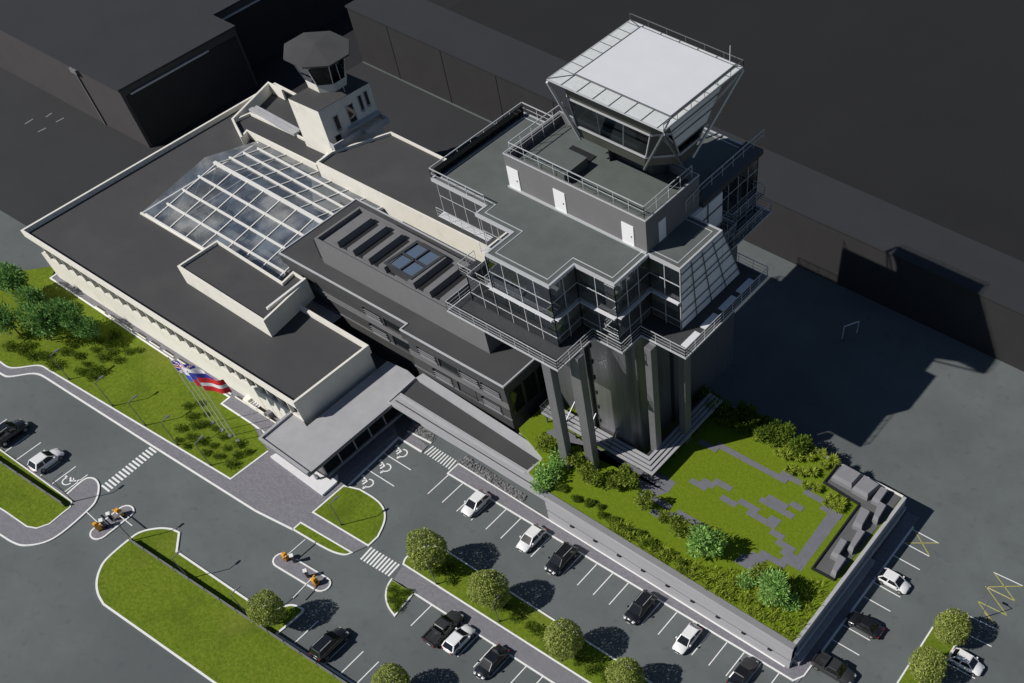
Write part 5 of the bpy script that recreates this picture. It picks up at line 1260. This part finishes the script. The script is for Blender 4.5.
# ================================================================== FENCES, LAMPS, BARRIERS, FLAGS
def fence(name, a, b, lab):
    a = Vector(P2(*a)); b = Vector(P2(*b)); t = Thing(name, (a.x, a.y, KZ - .02), lab, 'fence')
    m = MB(); d = (b - a).normalized(); nn = Vector((-d.y, d.x)) * .05
    m.prism([a - nn, b - nn, b + nn, a + nn], KZ - .02, .92); t.part('panel', m, 'plaster_grey')
    m = MB(); L = (b - a).length; k = int(L / 2.5)
    for j in range(k + 1):
        p = a.lerp(b, j / k); mm = MB(); mm.box(p.x - .07, p.x + .07, p.y - .07, p.y + .07, KZ - .02, .98); t.part('post', mm, 'dark_panel')
fence('low_fence', (133, 543), (353, 689), 'low grey fence running the length of the big lawn island')
fence('low_fence', (-20, 449.5), (66, 507), 'low grey fence between the far left row of cars and the lawn')
def lamp_post():
    root = empty('street_lamp')
    m = MB(); m.tube((0, 0, 0), (0, 0, 4.0), .07, .05, 8); m.build('post', 'column_grey', root)
    m = MB(); m.bar((0, -.05, 3.98), (0, 1.25, 4.12), .07); m.build('arm', 'column_grey', root)
    m = MB(); m.box(-.13, .13, .75, 1.45, 4.08, 4.18); h = m.build('lamp_head', 'column_grey', root)
    m = MB(); m.box(-.1, .1, .8, 1.4, 4.05, 4.079); m.build('diffuser', 'lamp_glass', h)
    m = MB(); m.tube((0, 0, 0), (0, 0, .25), .13, .11, 8); m.build('base', 'dark_panel', root)
    return root
lp = lamp_post(); lpu = [False]
for c, rz, lb in (((70, 380), 0, 'street lamp by the footpath bend below the dark trees'), ((113.5, 406.5), 0, 'street lamp on the terminal lawn, left of the first crossing'), ((146, 426), 0, 'street lamp on the terminal lawn facing the first crossing'), ((178, 445.5), 0, 'street lamp among the shrubs left of the flag poles'), ((211, 466), 0, 'street lamp on the terminal lawn nearest the entrance forecourt'),
                  ((342, 525.5), 0, 'street lamp on the small lawn beside the disabled bays'), ((437, 584.5), 0, 'street lamp below the first round tree of the long island'), ((499.5, 622), 0, 'street lamp below the second round tree of the long island'), ((562, 661), 0, 'street lamp below the third round tree of the long island'),
                  ((190, 579), 0, 'street lamp behind the low fence, upper part of the big lawn island'), ((247, 614), 0, 'street lamp behind the low fence, by the round tree of the big island'), ((133.5, 541), 0, 'street lamp at the rounded tip of the big lawn island'), ((74, 502), 0, 'street lamp on the paved nose of the left island'), ((979, 619), 90, 'street lamp beside the tip of the small right island')):
    x, y = P2(*c); o = place(lp, lpu, x, y, KZ - .02, R_(rz), 1, lb, 'slim street lamps'); o['category'] = 'street lamp'
def barrier(name_px, end_px, lab):
    a = Vector(P2(*name_px, .5)); b = Vector(P2(*end_px, .95))
    root = empty('parking_barrier', (a.x, a.y, .1), lab, 'barrier', 'orange parking barriers')
    d = (b - a); L = d.length; root.rotation_euler = (0, 0, math.atan2(d.y, d.x))
    m = MB(); m.box(-.3, .3, -.26, .26, .08, .95); m.prism([(-.3, -.26), (.3, -.26), (.3, .26), (-.3, .26)], .95, 1.15, top=[(-.2, -.18), (.2, -.18), (.2, .18), (-.2, .18)]); m.build('cabinet', 'orange', root)
    m = MB(); m.box(-.36, .36, -.32, .32, 0, .08); m.build('base', 'dark_panel', root)
    m = MB(); m.bar((-.45, -.34, .86), (L, -.34, .88), .10, .12); ar = m.build('arm', 'paint', root)
    m = MB(); m.tube((0, -.42, .86), (0, -.25, .86), .14, n=10); m.build('pivot', 'orange', ar)
    m = MB(); m.box(-.55, -.25, -.42, -.28, .76, .98); m.build('counterweight', 'orange', ar)
    m = MB(); m.box(-.14, .14, .27, .34, .45, .75); m.build('panel', 'black', root)
barrier((98, 527), (84.5, 514), 'orange barrier at the lower end of the left barrier island, arm towards the footway')
barrier((120, 513), (135, 524.5), 'orange barrier at the upper end of the left barrier island, arm towards the big lawn')
barrier((286, 557), (303.5, 538.5), 'orange barrier at the upper end of the right barrier island, arm towards the verge')
barrier((315.5, 582), (295.5, 599.5), 'orange barrier at the lower end of the right barrier island, arm towards the big lawn')
def kiosk():
    root = empty('ticket_machine')
    m = MB(); m.box(-.18, .18, -.22, .22, 0, 1.15); m.build('body', 'car_black', root)
    m = MB(); m.box(-.23, .23, -.27, .27, 1.15, 1.27); m.build('cap', 'paint', root)
    m = MB(); m.box(.181, .2, -.13, .13, .75, 1.0); m.build('screen', 'car_glass', root)
    return root
kp = kiosk(); ku = [False]
for c, lb in (((107, 527), 'ticket machine near the lower barrier of the left barrier island'), ((114, 520.5), 'ticket machine near the upper barrier of the left barrier island'), ((295.5, 562), 'ticket machine near the upper barrier of the right barrier island'), ((309, 577), 'ticket machine near the lower barrier of the right barrier island')):
    x, y = P2(*c); o = place(kp, ku, x, y, .1, 1.0, 1, lb, 'ticket machines at the barriers'); o['category'] = 'ticket machine'
# flags
def flag(mb_w, mb_h, design, seed):
    random.seed(seed); m = MB(); nx, nz = 24, 16; mats = ['flag_white', 'flag_red', 'flag_blue', 'flag_navy', 'flag_maroon']
    def pt(i, j):
        u, v = i / nx, j / nz
        return (.08 + u * mb_w * .93, .22 * math.sin(u * 7.5 + seed + v * .9) * (.2 + u), -v * mb_h + .10 * u - .08 * math.sin(u * 5 + seed))
    m.v = [pt(i, j) for j in range(nz + 1) for i in range(nx + 1)]
    for j in range(nz):
        for i in range(nx):
            k = j * (nx + 1) + i; m.f.append((k, k + 1, k + nx + 2, k + nx + 1)); m.mi.append(mats.index(design((i + .5) / nx, (j + .5) / nz)))
    return m, mats
def d_union(u, v):
    x, y = u - .5, v - .5
    if abs(x) < .045 or abs(y) < .07: return 'flag_red'
    if abs(x) < .085 or abs(y) < .13: return 'flag_white'
    a = abs(abs(x) - abs(y))
    return 'flag_red' if a < .03 else 'flag_white' if a < .09 else 'flag_navy'
def d_wedge(u, v):
    return 'flag_white' if v < .55 else 'flag_blue'
def d_blue(u, v): return 'flag_navy' if v < .5 else 'flag_maroon'
def d_rwr(u, v): return 'flag_white' if .40 < v < .60 else 'flag_red'
poles = [((213, 423.5), (166, 360.5), d_union, 'leftmost'), ((222.5, 431), (175.5, 366.5), d_wedge, 'second from left'), ((230.5, 436.5), (185, 373), d_blue, 'third from left'), ((238.5, 441.5), (196.5, 379.5), d_rwr, 'rightmost')]
desc = ['leftmost pole flying a red, white and navy crossed flag', 'second pole flying a flag half white, half blue', 'third pole flying a flag of navy over dark red', 'rightmost pole flying a red flag with a white middle stripe']
def solve_h(base, top):
    b = P2(*base); best = None
    for k in range(60, 220):
        z = k / 10; p = P2(*top, z); e = math.hypot(p[0] - b[0], p[1] - b[1])
        if best is None or e < best[0]: best = (e, z)
    return best[1]
hts = [solve_h(b, t) for b, t, _, _ in poles]; ph_ = sum(hts) / len(hts)
for k, (b, t, dsg, nm) in enumerate(poles):
    x, y = P2(*b); root = empty('flag_pole', (x, y, KZ - .03), 'white flag ' + desc[k].replace('leftmost pole', 'pole, the leftmost of four,').replace('second pole', 'pole, second of four,').replace('third pole', 'pole, third of four,').replace('rightmost pole', 'pole, the rightmost of four,'), 'flag pole', 'flag poles on the lawn')
    m = MB(); m.tube((0, 0, 0), (0, 0, ph_), .06, .04, 10); m.build('pole', 'paint', root)
    m = MB(); m.tube((0, 0, ph_ - .02), (0, 0, ph_ + .14), .09, .05, 8); m.build('finial', 'rim', root)
    m = MB(); m.box(-.22, .22, -.22, .22, -.02, .12); m.build('base', 'concrete', root)
    m, mats = flag(3.5, 2.1, dsg, k * 1.7); m.v = [(p[0], p[1], p[2] + ph_ - .1) for p in m.v]
    fo = m.build('flag', mats, root, smooth=True); fo.rotation_euler = (0, 0, R_(14 + 5 * k))
# small cellar stairs by the front wall
t = Thing('cellar_stairs', (*P2(256, 406), .1), 'white walled cellar stairs beside the terrace, left of the entrance canopy', 'stairs')
a, b = Vector(P2(246, 403)), Vector(P2(267, 417)); d = (b - a).normalized(); nn = Vector((d.y, -d.x))
m = MB(); m.prism([a, b, b + nn * .2, a + nn * .2], .1, .75); m.prism([a - nn * 1.1, a, a + d * .9, a + d * .9 - nn * 1.1], .1, .9); t.part('wall', m, 'cream')
m = MB(); m.prism([a + d * .9, b - d * .1, b - d * .1 - nn * 1.0, a + d * .9 - nn * 1.0], .105, .13); t.part('stair_well', m, 'black')
for k in range(4): m = MB(); p = a + d * (1.0 + .35 * k); m.prism([p, p + d * .18, p + d * .18 - nn * 1.0, p - nn * 1.0], .13, .60 - .1 * k); t.part('step', m, 'slab_white')
m = MB(); p = b + d * .05; m.prism([p, p + d * .7, p + d * .7 - nn * 1.2, p - nn * 1.2], .1, .85); t.part('block', m, 'plaster_grey')
# steel gantry frame on the apron behind the podium
t = Thing('gantry_frame', (*P2(843, 338), 0), 'thin pale steel frame standing in the tower shadow behind the podium', 'frame')
p = Vector(P(842, 339)); m = MB(); m.bar(p, p + Vector((0, 0, 2.2)), .12); m.bar(p + Vector((0, 0, 2.2)), p + Vector((1.2, 2.2, 2.2)), .12); m.bar(p + Vector((1.2, 2.2, 2.2)), p + Vector((1.2, 2.2, .2)), .12); t.part('frame', m, 'cab_white')
